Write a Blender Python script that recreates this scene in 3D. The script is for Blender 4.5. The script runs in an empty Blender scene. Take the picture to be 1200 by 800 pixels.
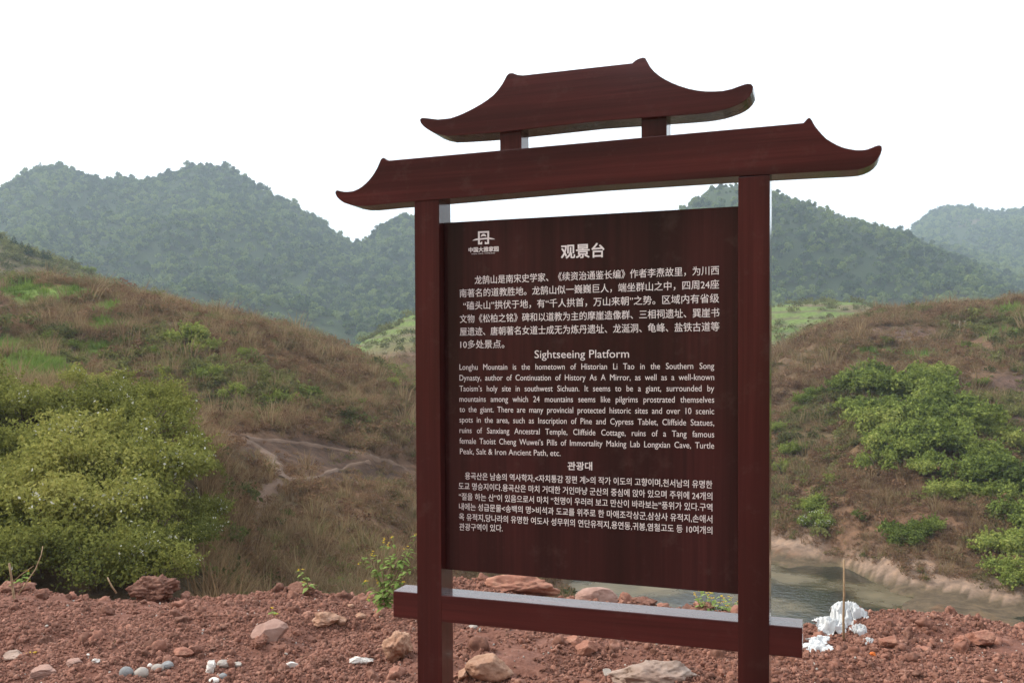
import bpy, math, random
import numpy as np
from mathutils import Vector
random.seed(7); rng = np.random.default_rng(7)
S = bpy.context.scene; COL = S.collection
# ------------------------------------------------------------------ camera
F = 1036.5; SHY = 49.86; W0 = 0.12; DEP = 0.1303; DX = 1.405
CP = np.array([1.7316, -3.587, 1.6]); YAW, PITCH, ROLL = -0.341, -0.0212, -0.0048
fw = np.array([math.sin(YAW)*math.cos(PITCH), math.cos(YAW)*math.cos(PITCH), math.sin(PITCH)])
r0 = np.array([math.cos(YAW), -math.sin(YAW), 0.0]); u0 = np.cross(r0, fw)
rt = math.cos(ROLL)*r0 + math.sin(ROLL)*u0; up = -math.sin(ROLL)*r0 + math.cos(ROLL)*u0
FH = np.array([math.sin(YAW), math.cos(YAW)]); RH = np.array([math.cos(YAW), -math.sin(YAW)])
cam = bpy.data.cameras.new('camera'); co = bpy.data.objects.new('camera', cam); COL.objects.link(co)
from mathutils import Matrix
co.matrix_world = Matrix(((rt[0], up[0], -fw[0], CP[0]), (rt[1], up[1], -fw[1], CP[1]), (rt[2], up[2], -fw[2], CP[2]), (0, 0, 0, 1)))
cam.sensor_width = 36; cam.lens = F/1200*36; cam.shift_y = SHY/1200; cam.clip_end = 20000; cam.clip_start = 0.05
S.camera = co
# ------------------------------------------------------------------ world, sun, exposure
SUN_EL, SUN_AZ = math.radians(40), YAW + math.radians(-84)      # azimuth clockwise from +Y: from the left
wd = bpy.data.worlds.new('World'); S.world = wd; wd.use_nodes = True
nt = wd.node_tree; bg = nt.nodes['Background']
sky = nt.nodes.new('ShaderNodeTexSky'); sky.sky_type = 'NISHITA'; sky.sun_disc = False
sky.sun_elevation = SUN_EL; sky.sun_rotation = SUN_AZ; sky.dust_density = 4; sky.air_density = 1.2
mx = nt.nodes.new('ShaderNodeMix'); mx.data_type = 'RGBA'; mx.inputs[0].default_value = 0.82
mx.inputs[7].default_value = (15.6, 15.9, 16.4, 1)               # bright closed cloud cover
nt.links.new(sky.outputs[0], mx.inputs[6]); nt.links.new(mx.outputs[2], bg.inputs[0]); bg.inputs[1].default_value = 0.105
sl = bpy.data.lights.new('sun', 'SUN'); sl.energy = 3.4; sl.angle = math.radians(9); sl.color = (1, .93, .80)
so = bpy.data.objects.new('sun', sl); COL.objects.link(so)
sd = Vector((math.sin(SUN_AZ)*math.cos(SUN_EL), math.cos(SUN_AZ)*math.cos(SUN_EL), math.sin(SUN_EL)))
so.rotation_euler = sd.to_track_quat('Z', 'Y').to_euler(); so.location = (0, 0, 30)
S.view_settings.view_transform = 'Standard'; S.view_settings.look = 'None'; S.view_settings.exposure = 0.2; S.view_settings.gamma = 1
S.cycles.volume_bounces = 1; S.cycles.max_bounces = 6; S.cycles.diffuse_bounces = 3; S.cycles.transparent_max_bounces = 8
# ------------------------------------------------------------------ helpers
def ray(x, y): return fw + rt*(x-600)/F - up*(y-400-SHY)/F
def on_plane(x, y, Y):                       # point of the plane Y = const seen at photo pixel
    d = ray(x, y); return CP + d*((Y-CP[1])/d[1])
def world(s, d):                             # s = lateral tangent, d = metres ahead
    s = np.asarray(s, float); d = np.asarray(d, float)
    return CP[0]+d*FH[0]+d*s*RH[0], CP[1]+d*FH[1]+d*s*RH[1]
def px2s(x): return (np.asarray(x, float)-600)/F
def zpx(y, d): return 1.6-(np.asarray(y, float)-428.0)*d/F
def hsh(i, j, k, seed):
    n = (i*374761393+j*668265263+k*2147483647+seed*1274126177) & 0xffffffff
    n = ((n ^ (n >> 13))*1274126177) & 0xffffffff
    return ((n ^ (n >> 16)) & 0xffff)/65535.0
def vnoise(x, y, z=None, seed=0):
    z = np.zeros_like(x) if z is None else z
    xi, yi, zi = (np.floor(a).astype(np.int64) for a in (x, y, z))
    fx, fy, fz = x-xi, y-yi, z-zi
    fx, fy, fz = (t*t*t*(t*(t*6-15)+10) for t in (fx, fy, fz))
    o = 0
    for a in (0, 1):
        for b in (0, 1):
            for c in (0, 1):
                o = o + hsh(xi+a, yi+b, zi+c, seed)*(fx if a else 1-fx)*(fy if b else 1-fy)*(fz if c else 1-fz)
    return o*2-1
def fbm(x, y, z=None, octv=4, seed=0, gain=.5):
    t = 0; a = 1.0
    for k in range(octv):
        t = t + a*vnoise(x*2**k, y*2**k, None if z is None else z*2**k, seed+k*17); a *= gain
    return t
def link(o, parent=None):
    COL.objects.link(o)
    if parent: o.parent = parent
    return o
def tag(o, label=None, cat=None, group=None, kind=None):
    if label: o['label'] = label
    if cat: o['category'] = cat
    if group: o['group'] = group
    if kind: o['kind'] = kind
    return o
def mesh(name, v, f, mat=None, smooth=False):
    me = bpy.data.meshes.new(name); v = np.asarray(v, dtype=np.float32)
    if isinstance(f, np.ndarray):
        n, k = f.shape
        me.vertices.add(len(v)); me.vertices.foreach_set('co', v.ravel())
        me.loops.add(n*k); me.loops.foreach_set('vertex_index', f.astype(np.int32).ravel())
        me.polygons.add(n); me.polygons.foreach_set('loop_start', np.arange(0, n*k, k, dtype=np.int32))
        me.update(calc_edges=True)
    else: me.from_pydata([tuple(map(float, p)) for p in v], [], f)
    me.validate()
    if smooth: me.polygons.foreach_set('use_smooth', [True]*len(me.polygons))
    if mat: me.materials.append(mat)
    return me
def obj(name, me, parent=None, loc=(0, 0, 0), rot=(0, 0, 0), scale=None):
    o = bpy.data.objects.new(name, me); o.location = loc; o.rotation_euler = rot
    if scale is not None: o.scale = scale
    return link(o, parent)
def empty(name, loc=(0, 0, 0), rz=0):
    o = bpy.data.objects.new(name, None); o.location = loc; o.rotation_euler = (0, 0, rz); o.empty_display_size = .2
    return link(o)
def box_v(x0, x1, y0, y1, z0, z1):
    return [(x0, y0, z0), (x1, y0, z0), (x1, y1, z0), (x0, y1, z0), (x0, y0, z1), (x1, y0, z1), (x1, y1, z1), (x0, y1, z1)]
BOXF = [(0, 3, 2, 1), (4, 5, 6, 7), (0, 1, 5, 4), (1, 2, 6, 5), (2, 3, 7, 6), (3, 0, 4, 7)]
def tube(pts, rad, n=6):
    """tapered tube through points; returns verts, faces"""
    v = []; f = []
    pts = [Vector(p) for p in pts]
    for i, p in enumerate(pts):
        t = (pts[min(i+1, len(pts)-1)]-pts[max(i-1, 0)]).normalized()
        a = t.cross(Vector((.3, .9, .2))).normalized(); b = t.cross(a)
        r = rad[i] if hasattr(rad, '__len__') else rad
        for k in range(n):
            an = 2*math.pi*k/n; v.append(p+a*r*math.cos(an)+b*r*math.sin(an))
    for i in range(len(pts)-1):
        for k in range(n):
            f.append((i*n+k, i*n+(k+1) % n, (i+1)*n+(k+1) % n, (i+1)*n+k))
    f.append(tuple(range(n))[::-1]); f.append(tuple((len(pts)-1)*n+k for k in range(n)))
    return v, f
def merge(parts):
    V = []; Fc = []
    for v, f in parts:
        o = len(V); V += [tuple(p) for p in v]; Fc += [tuple(i+o for i in q) for q in f]
    return V, Fc
# ------------------------------------------------------------------ materials
def new_mat(name):
    m = bpy.data.materials.new(name); m.use_nodes = True
    return m, m.node_tree, m.node_tree.nodes['Principled BSDF']
def N(nt, t, **kw):
    n = nt.nodes.new(t)
    for k, v in kw.items(): setattr(n, k, v)
    return n
def noise(nt, scale, detail=4, rough=.55, vec=None):
    n = N(nt, 'ShaderNodeTexNoise'); n.inputs['Scale'].default_value = scale; n.inputs['Detail'].default_value = detail
    n.inputs['Roughness'].default_value = rough
    if vec: nt.links.new(vec, n.inputs['Vector'])
    return n.outputs['Fac']
def ramp(nt, fac, stops):
    r = N(nt, 'ShaderNodeValToRGB'); e = r.color_ramp.elements
    while len(e) < len(stops): e.new(.5)
    for el, (p, c) in zip(e, stops): el.position = p; el.color = (*c, 1) if len(c) == 3 else c
    nt.links.new(fac, r.inputs[0]); return r.outputs[0]
def mix(nt, fac, a, b, mode='MIX'):
    m = N(nt, 'ShaderNodeMix', data_type='RGBA', blend_type=mode)
    for s, v in ((0, fac), (6, a), (7, b)):
        if isinstance(v, (int, float)): m.inputs[s].default_value = v
        elif isinstance(v, tuple): m.inputs[s].default_value = (*v, 1)
        else: nt.links.new(v, m.inputs[s])
    return m.outputs[2]
def bump(nt, h, strength, dist, bsdf):
    b = N(nt, 'ShaderNodeBump'); b.inputs['Strength'].default_value = strength; b.inputs['Distance'].default_value = dist
    nt.links.new(h, b.inputs['Height']); nt.links.new(b.outputs[0], bsdf.inputs['Normal'])
def coords(nt, kind='Object', scale=(1, 1, 1)):
    t = N(nt, 'ShaderNodeTexCoord'); m = N(nt, 'ShaderNodeMapping'); m.inputs['Scale'].default_value = scale
    nt.links.new(t.outputs[kind], m.inputs['Vector']); return m.outputs[0]
def worldpos(nt): return N(nt, 'ShaderNodeNewGeometry').outputs['Position']

def wood(name, axis, c0, c1, rough=.3):
    """lacquered rosewood laminate, grain along axis (0 = x, 2 = z)"""
    m, nt, b = new_mat(name)
    sc = [1, 1, 1]; sc = [55, 55, 55]; sc[axis] = 1.3
    v = coords(nt, 'Object', tuple(sc)); g = noise(nt, 1.0, 5, .65, v)
    sc2 = [7, 7, 7]; sc2[axis] = .35
    v2 = coords(nt, 'Object', tuple(sc2)); g2 = noise(nt, 1.0, 3, .5, v2)
    c = ramp(nt, g, [(.25, c0), (.52, c1), (.8, tuple(k*1.45 for k in c1))])
    c = mix(nt, ramp(nt, g2, [(.3, (.85, .85, .85)), (.62, (0, 0, 0))]), c, tuple(k*.55 for k in c0))
    dust = noise(nt, 9, 6, .7, coords(nt))
    scr = noise(nt, 1, 3, .6, coords(nt, 'Object', (5, 5, 70)))
    c = mix(nt, ramp(nt, dust, [(.55, (0, 0, 0)), (.8, (.13, .13, .13))]), c, (.22, .16, .14))
    nt.links.new(c, b.inputs['Base Color'])
    nt.links.new(ramp(nt, dust, [(.3, (rough,)*3), (.75, (rough+.16,)*3)]), b.inputs['Roughness'])
    b.inputs['IOR'].default_value = 1.5; b.inputs['Specular IOR Level'].default_value = .06; b.inputs['Coat Weight'].default_value = 1.0; b.inputs['Coat Roughness'].default_value = .12; b.inputs['Coat IOR'].default_value = 1.43
    bump(nt, g, .08, .002, b)
    return m
M = {}
M['wood_x'] = wood('rosewood_horizontal_grain', 0, (.044, .0082, .0080), (.072, .0138, .0130))
M['wood_z'] = wood('rosewood_vertical_grain', 2, (.042, .0078, .0076), (.066, .0128, .0120))
M['board'] = wood('board_laminate', 2, (.022, .0064, .0070), (.043, .0104, .0106), .34)
m, nt, b = new_mat('white_lettering'); b.inputs['Base Color'].default_value = (.78, .74, .74, 1); b.inputs['Roughness'].default_value = .5; M['white'] = m

def earth(name, cols, scale, bstr=.6, bdist=.02, rough=.95, rnd=.25, space='w'):
    m, nt, b = new_mat(name)
    v = worldpos(nt) if space == 'w' else coords(nt)
    n1 = noise(nt, scale, 8, .65, v); n2 = noise(nt, scale*.17, 4, .5, v)
    c = ramp(nt, n1, [(.3, cols[0]), (.5, cols[1]), (.7, cols[2])])
    c = mix(nt, ramp(nt, n2, [(.35, (0, 0, 0)), (.65, (.6, .6, .6))]), c, cols[3])
    oi = N(nt, 'ShaderNodeObjectInfo'); hv = N(nt, 'ShaderNodeHueSaturation')
    mr = N(nt, 'ShaderNodeMapRange'); mr.inputs[3].default_value = 1-rnd; mr.inputs[4].default_value = 1+rnd
    nt.links.new(oi.outputs['Random'], mr.inputs[0]); nt.links.new(mr.outputs[0], hv.inputs['Value']); nt.links.new(c, hv.inputs['Color'])
    nt.links.new(hv.outputs[0], b.inputs['Base Color']); b.inputs['Roughness'].default_value = rough
    b.inputs['Specular IOR Level'].default_value = .25
    bump(nt, n1, bstr, bdist, b)
    return m
M['soil'] = earth('red_soil', [(.115, .050, .036), (.20, .091, .066), (.29, .15, .112), (.165, .070, .050)], 22, 1.0, .02, rnd=0)
M['clod'] = earth('red_clod', [(.14, .063, .045), (.245, .119, .087), (.37, .21, .158), (.20, .088, .062)], 40, .8, .008, rnd=.35)
M['rock_tan'] = earth('tan_stone', [(.28, .155, .10), (.42, .26, .18), (.55, .40, .31), (.33, .15, .10)], 11, .7, .02, rnd=.05, space='o')
M['rock_grey'] = earth('grey_stone', [(.22, .17, .14), (.36, .28, .24), (.50, .43, .38), (.34, .20, .15)], 9, .7, .02, rnd=.05, space='o')
M['rock_red'] = earth('reddish_stone', [(.24, .10, .07), (.36, .175, .125), (.48, .28, .20), (.28, .12, .085)], 10, .8, .02, rnd=.08, space='o')
M['rock_pink'] = earth('pinkish_stone', [(.27, .17, .14), (.40, .26, .22), (.44, .33, .29), (.30, .15, .11)], 8, .5, .02, rnd=.05, space='o')
M['pebble'] = earth('grey_pebble', [(.30, .28, .26), (.40, .37, .34), (.47, .44, .41), (.38, .31, .27)], 14, .2, .004, rnd=.15, space='o')
M['pebble_blue'] = earth('blue_grey_pebble', [(.20, .21, .22), (.27, .28, .29), (.33, .34, .35), (.26, .25, .25)], 14, .2, .004, rnd=.15, space='o')
M['plaster'] = earth('white_plaster', [(.60, .56, .52), (.72, .69, .66), (.78, .76, .74), (.66, .58, .52)], 20, .4, .006, rnd=.03, space='o')
m, nt, b = new_mat('white_plastic_film'); b.inputs['Base Color'].default_value = (.74, .76, .78, 1); b.inputs['Roughness'].default_value = .35
b.inputs['Alpha'].default_value = .82; b.inputs['Subsurface Weight'].default_value = 0; bump(nt, noise(nt, 14, 5, .6, coords(nt)), .6, .02, b); M['film'] = m
m, nt, b = new_mat('orange_plastic'); b.inputs['Base Color'].default_value = (.8, .22, .04, 1); b.inputs['Roughness'].default_value = .4; M['orange'] = m

def leafmat(name, cols, bump_r=.3, trans=.35, island=True, patch=.12, vary=.5, pmin=-.25):
    """cols: dark, mid, light; colour differs by leaf, by plant and by patch of land"""
    m = bpy.data.materials.new(name); m.use_nodes = True; nt = m.node_tree; nt.nodes.clear()
    out = N(nt, 'ShaderNodeOutputMaterial'); d = N(nt, 'ShaderNodeBsdfDiffuse'); t = N(nt, 'ShaderNodeBsdfTranslucent')
    ms = N(nt, 'ShaderNodeMixShader'); ms.inputs[0].default_value = trans
    g = N(nt, 'ShaderNodeNewGeometry'); oi = N(nt, 'ShaderNodeObjectInfo')
    pn = noise(nt, patch, 3, .6, g.outputs['Position'])
    a = N(nt, 'ShaderNodeMath', operation='MULTIPLY'); a.inputs[1].default_value = .45 if island else 0
    nt.links.new(g.outputs['Random Per Island'], a.inputs[0])
    b2 = N(nt, 'ShaderNodeMath', operation='MULTIPLY'); b2.inputs[1].default_value = vary; nt.links.new(oi.outputs['Random'], b2.inputs[0])
    s1 = N(nt, 'ShaderNodeMath', operation='ADD'); nt.links.new(a.outputs[0], s1.inputs[0]); nt.links.new(b2.outputs[0], s1.inputs[1])
    pm = N(nt, 'ShaderNodeMapRange'); pm.inputs[1].default_value = .35; pm.inputs[2].default_value = .65; pm.inputs[3].default_value = pmin; pm.inputs[4].default_value = .35
    nt.links.new(pn, pm.inputs[0])
    s2 = N(nt, 'ShaderNodeMath', operation='ADD'); nt.links.new(s1.outputs[0], s2.inputs[0]); nt.links.new(pm.outputs[0], s2.inputs[1])
    n = len(cols)
    c = ramp(nt, s2.outputs[0], [(.05+.9*i/(n-1), c) for i, c in enumerate(cols)])
    nt.links.new(c, d.inputs[0]); nt.links.new(c, t.inputs[0])
    nt.links.new(d.outputs[0], ms.inputs[1]); nt.links.new(t.outputs[0], ms.inputs[2]); nt.links.new(ms.outputs[0], out.inputs[0])
    return m
M['bush'] = leafmat('bramble_leaves', [(.10, .115, .036), (.19, .205, .056), (.29, .30, .082), (.40, .38, .12)], patch=.25, vary=.35)
M['bush_far'] = leafmat('scrub_leaves', [(.095, .130, .036), (.175, .225, .056), (.27, .325, .082), (.36, .38, .11)], patch=.2, vary=.4)
M['forest'] = leafmat('forest_leaves', [(.016, .034, .016), (.025, .050, .021), (.040, .074, .026), (.095, .145, .036), (.18, .23, .06)], patch=.014, vary=.72, pmin=-.14)
M['pine'] = leafmat('pine_needles', [(.020, .040, .018), (.032, .058, .024), (.050, .080, .030)], patch=.1)
M['dry'] = leafmat('dry_grass', [(.15, .098, .058), (.25, .168, .098), (.36, .265, .155), (.17, .155, .068)], patch=.3, vary=.5)
M['brush'] = leafmat('brown_scrub', [(.115, .068, .044), (.205, .120, .075), (.29, .18, .11), (.15, .135, .062)], patch=.09, vary=.6)
M['green'] = leafmat('green_grass', [(.10, .15, .035), (.16, .24, .055), (.24, .32, .08)], patch=.3)
M['weed'] = leafmat('weed_leaves', [(.17, .26, .07), (.28, .38, .12), (.36, .45, .17)], patch=2)
M['stem'] = leafmat('weed_stems', [(.14, .18, .06), (.2, .24, .09)], patch=2, trans=0)
M['petal'] = leafmat('yellow_petals', [(.65, .42, .04), (.78, .58, .07)], patch=2)
M['blossom'] = leafmat('white_blossom', [(.55, .55, .48), (.75, .75, .70)], patch=2)
M['plume'] = leafmat('reed_plumes', [(.45, .38, .28), (.6, .53, .42)], patch=2)
m, nt, b = new_mat('bark'); nt.links.new(ramp(nt, noise(nt, 12, 5, .6, coords(nt)), [(.3, (.06, .04, .03)), (.7, (.16, .12, .085))]), b.inputs['Base Color']); b.inputs['Roughness'].default_value = .9; M['bark'] = m
m, nt, b = new_mat('dry_stick'); nt.links.new(ramp(nt, noise(nt, 25, 4, .6, coords(nt)), [(.3, (.22, .14, .075)), (.7, (.40, .28, .17))]), b.inputs['Base Color']); b.inputs['Roughness'].default_value = .8; M['stick'] = m

# ------------------------------------------------------------------ THE SIGN
sign = tag(empty('information_sign', (0, 0, 0)), 'dark red wooden information board with two curved roof beams and white writing', 'sign')
def bevel(o, w=.003, seg=2):
    md = o.modifiers.new('bevel', 'BEVEL'); md.width = w; md.segments = seg; md.limit_method = 'ANGLE'; md.angle_limit = math.radians(50)
for x0 in (0, DX):
    o = obj('post', mesh('post', box_v(x0, x0+W0, 0, DEP, -.5, 2.334), BOXF, M['wood_z']), sign); bevel(o)
a = on_plane(460.4, 692, 0)[0]; b_ = on_plane(940.2, 735, 0)[0]
o = obj('crossbeam', mesh('crossbeam', box_v(a, b_, .0015, DEP-.002, .4584, .5781), BOXF, M['wood_x']), sign); bevel(o)
def c1(p): return (370+p[0]/3.4286, 40+p[1]/3.4286)
def c2(p): return (700+p[0]/3.4286, 40+p[1]/3.4286)
upper = [c1(p) for p in [(418, 345), (421, 339), (430, 336), (450, 338), (490, 343), (540, 338), (570, 328), (600, 315), (630, 300), (660, 283), (688, 265), (712, 246), (732, 224), (747, 203), (758, 184), (766, 168), (775, 158), (790, 156), (808, 163), (830, 166)]] + \
    [c2(p) for p in [(140, 117), (152, 106), (165, 99), (182, 94), (192, 96), (200, 110), (212, 132), (228, 150), (248, 167), (272, 182), (300, 196), (330, 208), (365, 219), (400, 226), (435, 230), (470, 230), (505, 228), (540, 220), (568, 210), (590, 202), (606, 199), (618, 201), (626, 211), (624, 228), (614, 246), (600, 262), (582, 275), (560, 286), (530, 297), (500, 306), (465, 313), (430, 318), (350, 325), (180, 337), (0, 350)]] + \
    [c1(p) for p in [(740, 394), (640, 402), (560, 407), (520, 408), (490, 402), (466, 393), (445, 380), (430, 368), (421, 356)]]
main = [c1(p) for p in [(78, 640), (79, 631), (86, 627), (98, 630), (112, 633), (132, 633), (152, 630), (170, 622), (188, 610), (204, 596), (218, 581), (232, 562), (245, 540), (254, 520), (261, 503), (268, 496), (276, 498), (283, 505), (292, 508)]] + \
    [c2(p) for p in [(828, 357), (838, 346), (847, 337), (854, 336), (862, 346), (868, 358), (876, 371), (888, 386), (902, 402), (920, 420), (940, 433), (960, 444), (980, 453), (1000, 459), (1020, 463), (1042, 466), (1065, 466), (1085, 463), (1103, 456), (1120, 449), (1133, 446), (1142, 450), (1144, 463), (1140, 478), (1130, 497), (1116, 513), (1098, 526), (1076, 536), (1050, 543), (1015, 546), (980, 548), (900, 552), (560, 571), (0, 608)]] + \
    [c1(p) for p in [(400, 672), (300, 680), (240, 686), (200, 690), (165, 690), (135, 685), (112, 677), (97, 667), (85, 655)]]
def slab(name, pts, y0, y1, mat):
    P = [on_plane(x, y, y0) for x, y in pts]; n = len(P)
    v = [(p[0], y0, p[2]) for p in P]+[(p[0], y1, p[2]) for p in P]
    f = [tuple(range(n))[::-1], tuple(range(n, 2*n))]+[(i, (i+1) % n, (i+1) % n+n, i+n) for i in range(n)]
    o = obj(name, mesh(name, v, f, mat), sign)
    import bmesh
    bm = bmesh.new(); bm.from_mesh(o.data); bmesh.ops.recalc_face_normals(bm, faces=bm.faces); bm.to_mesh(o.data); bm.free()
    bevel(o, .0022, 2); return o
slab('roof_beam', main, -.003, DEP+.001, M['wood_x'])
slab('roof_beam', upper, -.003, DEP+.001, M['wood_x'])
for xa, xb, yt, yb in ((585.8, 611, 154, 179), (751.5, 781.2, 137, 163)):
    p = on_plane(xa, yt, .012); q = on_plane(xb, yb, .012)
    o = obj('strut', mesh('strut', box_v(p[0], q[0], .012, .112, q[2]-.02, p[2]+.03), BOXF, M['wood_z']), sign); bevel(o, .002)
# board
BY = .05
cs = [on_plane(x, y, BY) for x, y in ((521.5, 261), (863.4, 241.9), (863.4, 695.8), (522.5, 666.6))]
xl, xr = W0+.0006, DX-.004
def zat(a, b, x): return a[2]+(b[2]-a[2])*(x-a[0])/(b[0]-a[0])
bz = [zat(cs[3], cs[2], xl), zat(cs[3], cs[2], xr), zat(cs[0], cs[1], xr), zat(cs[0], cs[1], xl)]
bv = [(xl, BY, bz[0]), (xr, BY, bz[1]), (xr, BY, bz[2]), (xl, BY, bz[3])]
bv += [(x, BY+.018, z) for x, _, z in bv]
board = obj('board', mesh('board', bv, [(0, 1, 2, 3), (7, 6, 5, 4), (0, 4, 5, 1), (1, 5, 6, 2), (2, 6, 7, 3), (3, 7, 4, 0)], M['board']), sign); bevel(board, .0015, 1)
for z in (.75, 1.35, 2.0):                       # metal angle brackets behind the board
    for x, sx in ((W0, 1), (DX, -1)):
        v, f = merge([(box_v(min(x, x+sx*.003), max(x, x+sx*.003), BY+.019, BY+.055, z, z+.04), BOXF), (box_v(min(x+sx*.003, x+sx*.05), max(x+sx*.003, x+sx*.05), BY+.0185, BY+.0215, z, z+.04), BOXF)])
        obj('bracket', mesh('bracket', v, f, M['pebble']), sign)
# lettering
cur = bpy.data.curves.new('text', 'FONT'); tob = bpy.data.objects.new('text', cur); COL.objects.link(tob)
def text_mesh(s, offset, spw=1.0):
    cur.body = s; cur.size = 1; cur.offset = offset; cur.space_word = spw; cur.resolution_u = 3
    bpy.context.view_layer.update(); dg = bpy.context.evaluated_depsgraph_get()
    me = bpy.data.meshes.new_from_object(tob.evaluated_get(dg))
    v = np.zeros(len(me.vertices)*3); me.vertices.foreach_get('co', v); v = v.reshape(-1, 3); return me, v
def line(s, x0, y0, x1, y1, em, offset=.0, just=None, name='lettering'):
    """s set between photo baselines points, em = letter size in photo pixels"""
    bold, offset = offset, 0.0
    me, v = text_mesh(s, offset)
    P0 = on_plane(x0, y0, BY-.0012); P1 = on_plane(x1, y1, BY-.0012)
    depth = float((P0-CP) @ fw); size = em*depth/F
    L = float(np.linalg.norm(P1-P0))
    if just:                                      # widen the word spaces to fill the measure
        w1 = np.ptp(v[:, 0]); me2, v2 = text_mesh(s, offset, 2.0); w2 = np.ptp(v2[:, 0])
        k = 1+(L/(size*just)-w1)/(w2-w1); me, v = text_mesh(s, offset, max(.6, k))
    mn = v[:, 0].min(); Wd = np.ptp(v[:, 0]); t = (v[:, 0]-mn)/Wd
    co_ = np.zeros_like(v)
    for k in range(3): co_[:, k] = P0[k]+(P1[k]-P0[k])*t
    co_[:, 2] += v[:, 1]*size; co_[:, 1] = BY-.0012
    fl = [tuple(p.vertices) for p in me.polygons]; n_ = len(co_); V2 = []; F2 = []
    for k, (ox, oz) in enumerate(((-.5, -.5), (.5, .5), (-.5, .5), (.5, -.5)) if bold else ((0, 0),)):
        q = co_.copy(); q[:, 0] += ox*bold*size; q[:, 2] += oz*bold*size; q[:, 1] -= .00012*k
        V2.append(q); F2 += [tuple(i+n_*k for i in t) for t in fl]
    me = mesh(name, np.concatenate(V2), F2, M['white'])
    o = obj(name, me, board); return o
CN = [("龙鹄山是南宋史学家、《续资治通鉴长编》作者李焘故里，为川西", 556.3, 332.2, 842.6, 320.8), ("南著名的道教胜地。龙鹄山似一巍巍巨人，端坐群山之中，四周24座", 538.7, 347.6, 842.6, 337.2),
      ("“磕头山”拱伏于地，有“千人拱首，万山来朝”之势。区域内有省级", 543, 362.2, 842.6, 353.6), ("文物《松柏之铭》碑和以道教为主的摩崖造像群、三相祠遗址、巽崖书", 538.9, 377.6, 843, 370.4),
      ("屋遗迹、唐朝著名女道士成无为炼丹遗址、龙涎洞、龟峰、盐铁古道等", 539, 392.5, 843, 386.8), ("10多处景点。", 539.5, 407.4, 591, 406.9)]
line("观景台", 657.7, 301.6, 708, 299.8, 17.6, .034)
for s, *q in CN: line(s, *q, 10.5, .006)
line("Sightseeing Platform", 626.5, 419.5, 737.2, 418.9, 13.2, .0)
EN = ["Longhu Mountain is the hometown of Historian Li Tao in the Southern Song", "Dynasty, author of Continuation of History As A Mirror, as well as a well-known",
      "Taoism’s holy site in southwest Sichuan. It seems to be a giant, surrounded by", "mountains among which 24 mountains seems like pilgrims prostrated themselves",
      "to the giant. There are many provincial protected historic sites and over 10 scenic", "spots in the area, such as Inscription of Pine and Cypress Tablet, Cliffside Statues,",
      "ruins of Sanxiang Ancestral Temple, Cliffside Cottage, ruins of a Tang famous", "female Taoist Cheng Wuwei’s Pills of Immortality Making Lab Longxian Cave, Turtle"]
EY = [(433.2, 432.1), (445.7, 445.2), (458.3, 458.3), (470.5, 471.6), (482.5, 485.1), (494.7, 498.6), (507, 512.2), (519.4, 525.4)]
for s, (ya, yb) in zip(EN, EY): line(s, 538.5, ya, 836.9, yb, 9.6, 0, just=.84)
line("Peak, Salt & Iron Ancient Path, etc.", 539, 531.7, 656.9, 534, 9.6, 0)
line("관광대", 665.3, 549.6, 693.8, 549.9, 10.6, .03)
KR = [("용곡산은 남송의 역사학자,<자치통감 장편 계>의 작가 이도의 고향이며,천서남의 유명한", 545, 560.6, 834.7, 571.2), ("도교 명승지이다.용곡산은 마치 거대한 거인마냥 군산의 중심에 앉아 있으며 주위에 24개의", 537.5, 572.4, 834.7, 585),
      ("“절을 하는 산”이 있음으로서 마치 “천명이 우러러 보고 만산이 바라보는”풍위가 있다.구역", 537.8, 584.6, 834.7, 598), ("내에는 성급문물<송백의 명>비석과 도교를 위주로 한 마애조각상군,삼상사 유적지,손애서", 538, 596.3, 834.7, 611.8),
      ("옥 유적지,당나라의 유명한 여도사 성무위의 연단유적지,용연동,귀봉,염철고도 등 10여개의", 538, 608.4, 834.7, 624.9), ("관광구역이 있다.", 538.3, 620.2, 589, 622)]
for s, *q in KR: line(s, *q, 9.2, .010)
line("中国大雅家园", 549.3, 295.3, 584.2, 293.9, 6.2, .05)
line("CHINA  DAYA  HOMELAND", 552.6, 298.2, 580.2, 297.0, 1.7, .02)
COL.objects.unlink(tob)
# emblem: a squared gate with a rising sun and a long curved roof stroke
def ex(p): return on_plane(530+p[0]/15, 260+p[1]/15, BY-.0012)
polys = [[(452, 168), (648, 160), (648, 190), (484, 196), (484, 290), (452, 296)], [(648, 190), (648, 286), (616, 288), (616, 191)],
         [(350, 330), (385, 308), (420, 296), (452, 292), (550, 283), (648, 276), (690, 283), (725, 292), (752, 306), (690, 308), (648, 303), (550, 310), (452, 320), (400, 326)],
         [(452, 320), (486, 317), (486, 366), (500, 365), (512, 350), (526, 344), (526, 396), (452, 398)], [(572, 346), (590, 352), (600, 362), (614, 362), (614, 306), (646, 304), (646, 388), (572, 394)],
         [(500, 266)]+[(550-48*math.cos(t), 264-54*math.sin(t)) for t in np.linspace(.15, math.pi-.15, 10)]+[(600, 262), (580, 252), (550, 248), (520, 254)]]
v = []; f = []
for p in polys:
    n0 = len(v); v += [tuple(ex(q)) for q in p]; f.append(tuple(range(n0, len(v))))
obj('emblem', mesh('emblem', v, f, M['white']), board)

# ------------------------------------------------------------------ TERRAIN of the valley, hills and mountains: one height field
KD = {}
def C(x, *k): KD[x] = k
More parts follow.
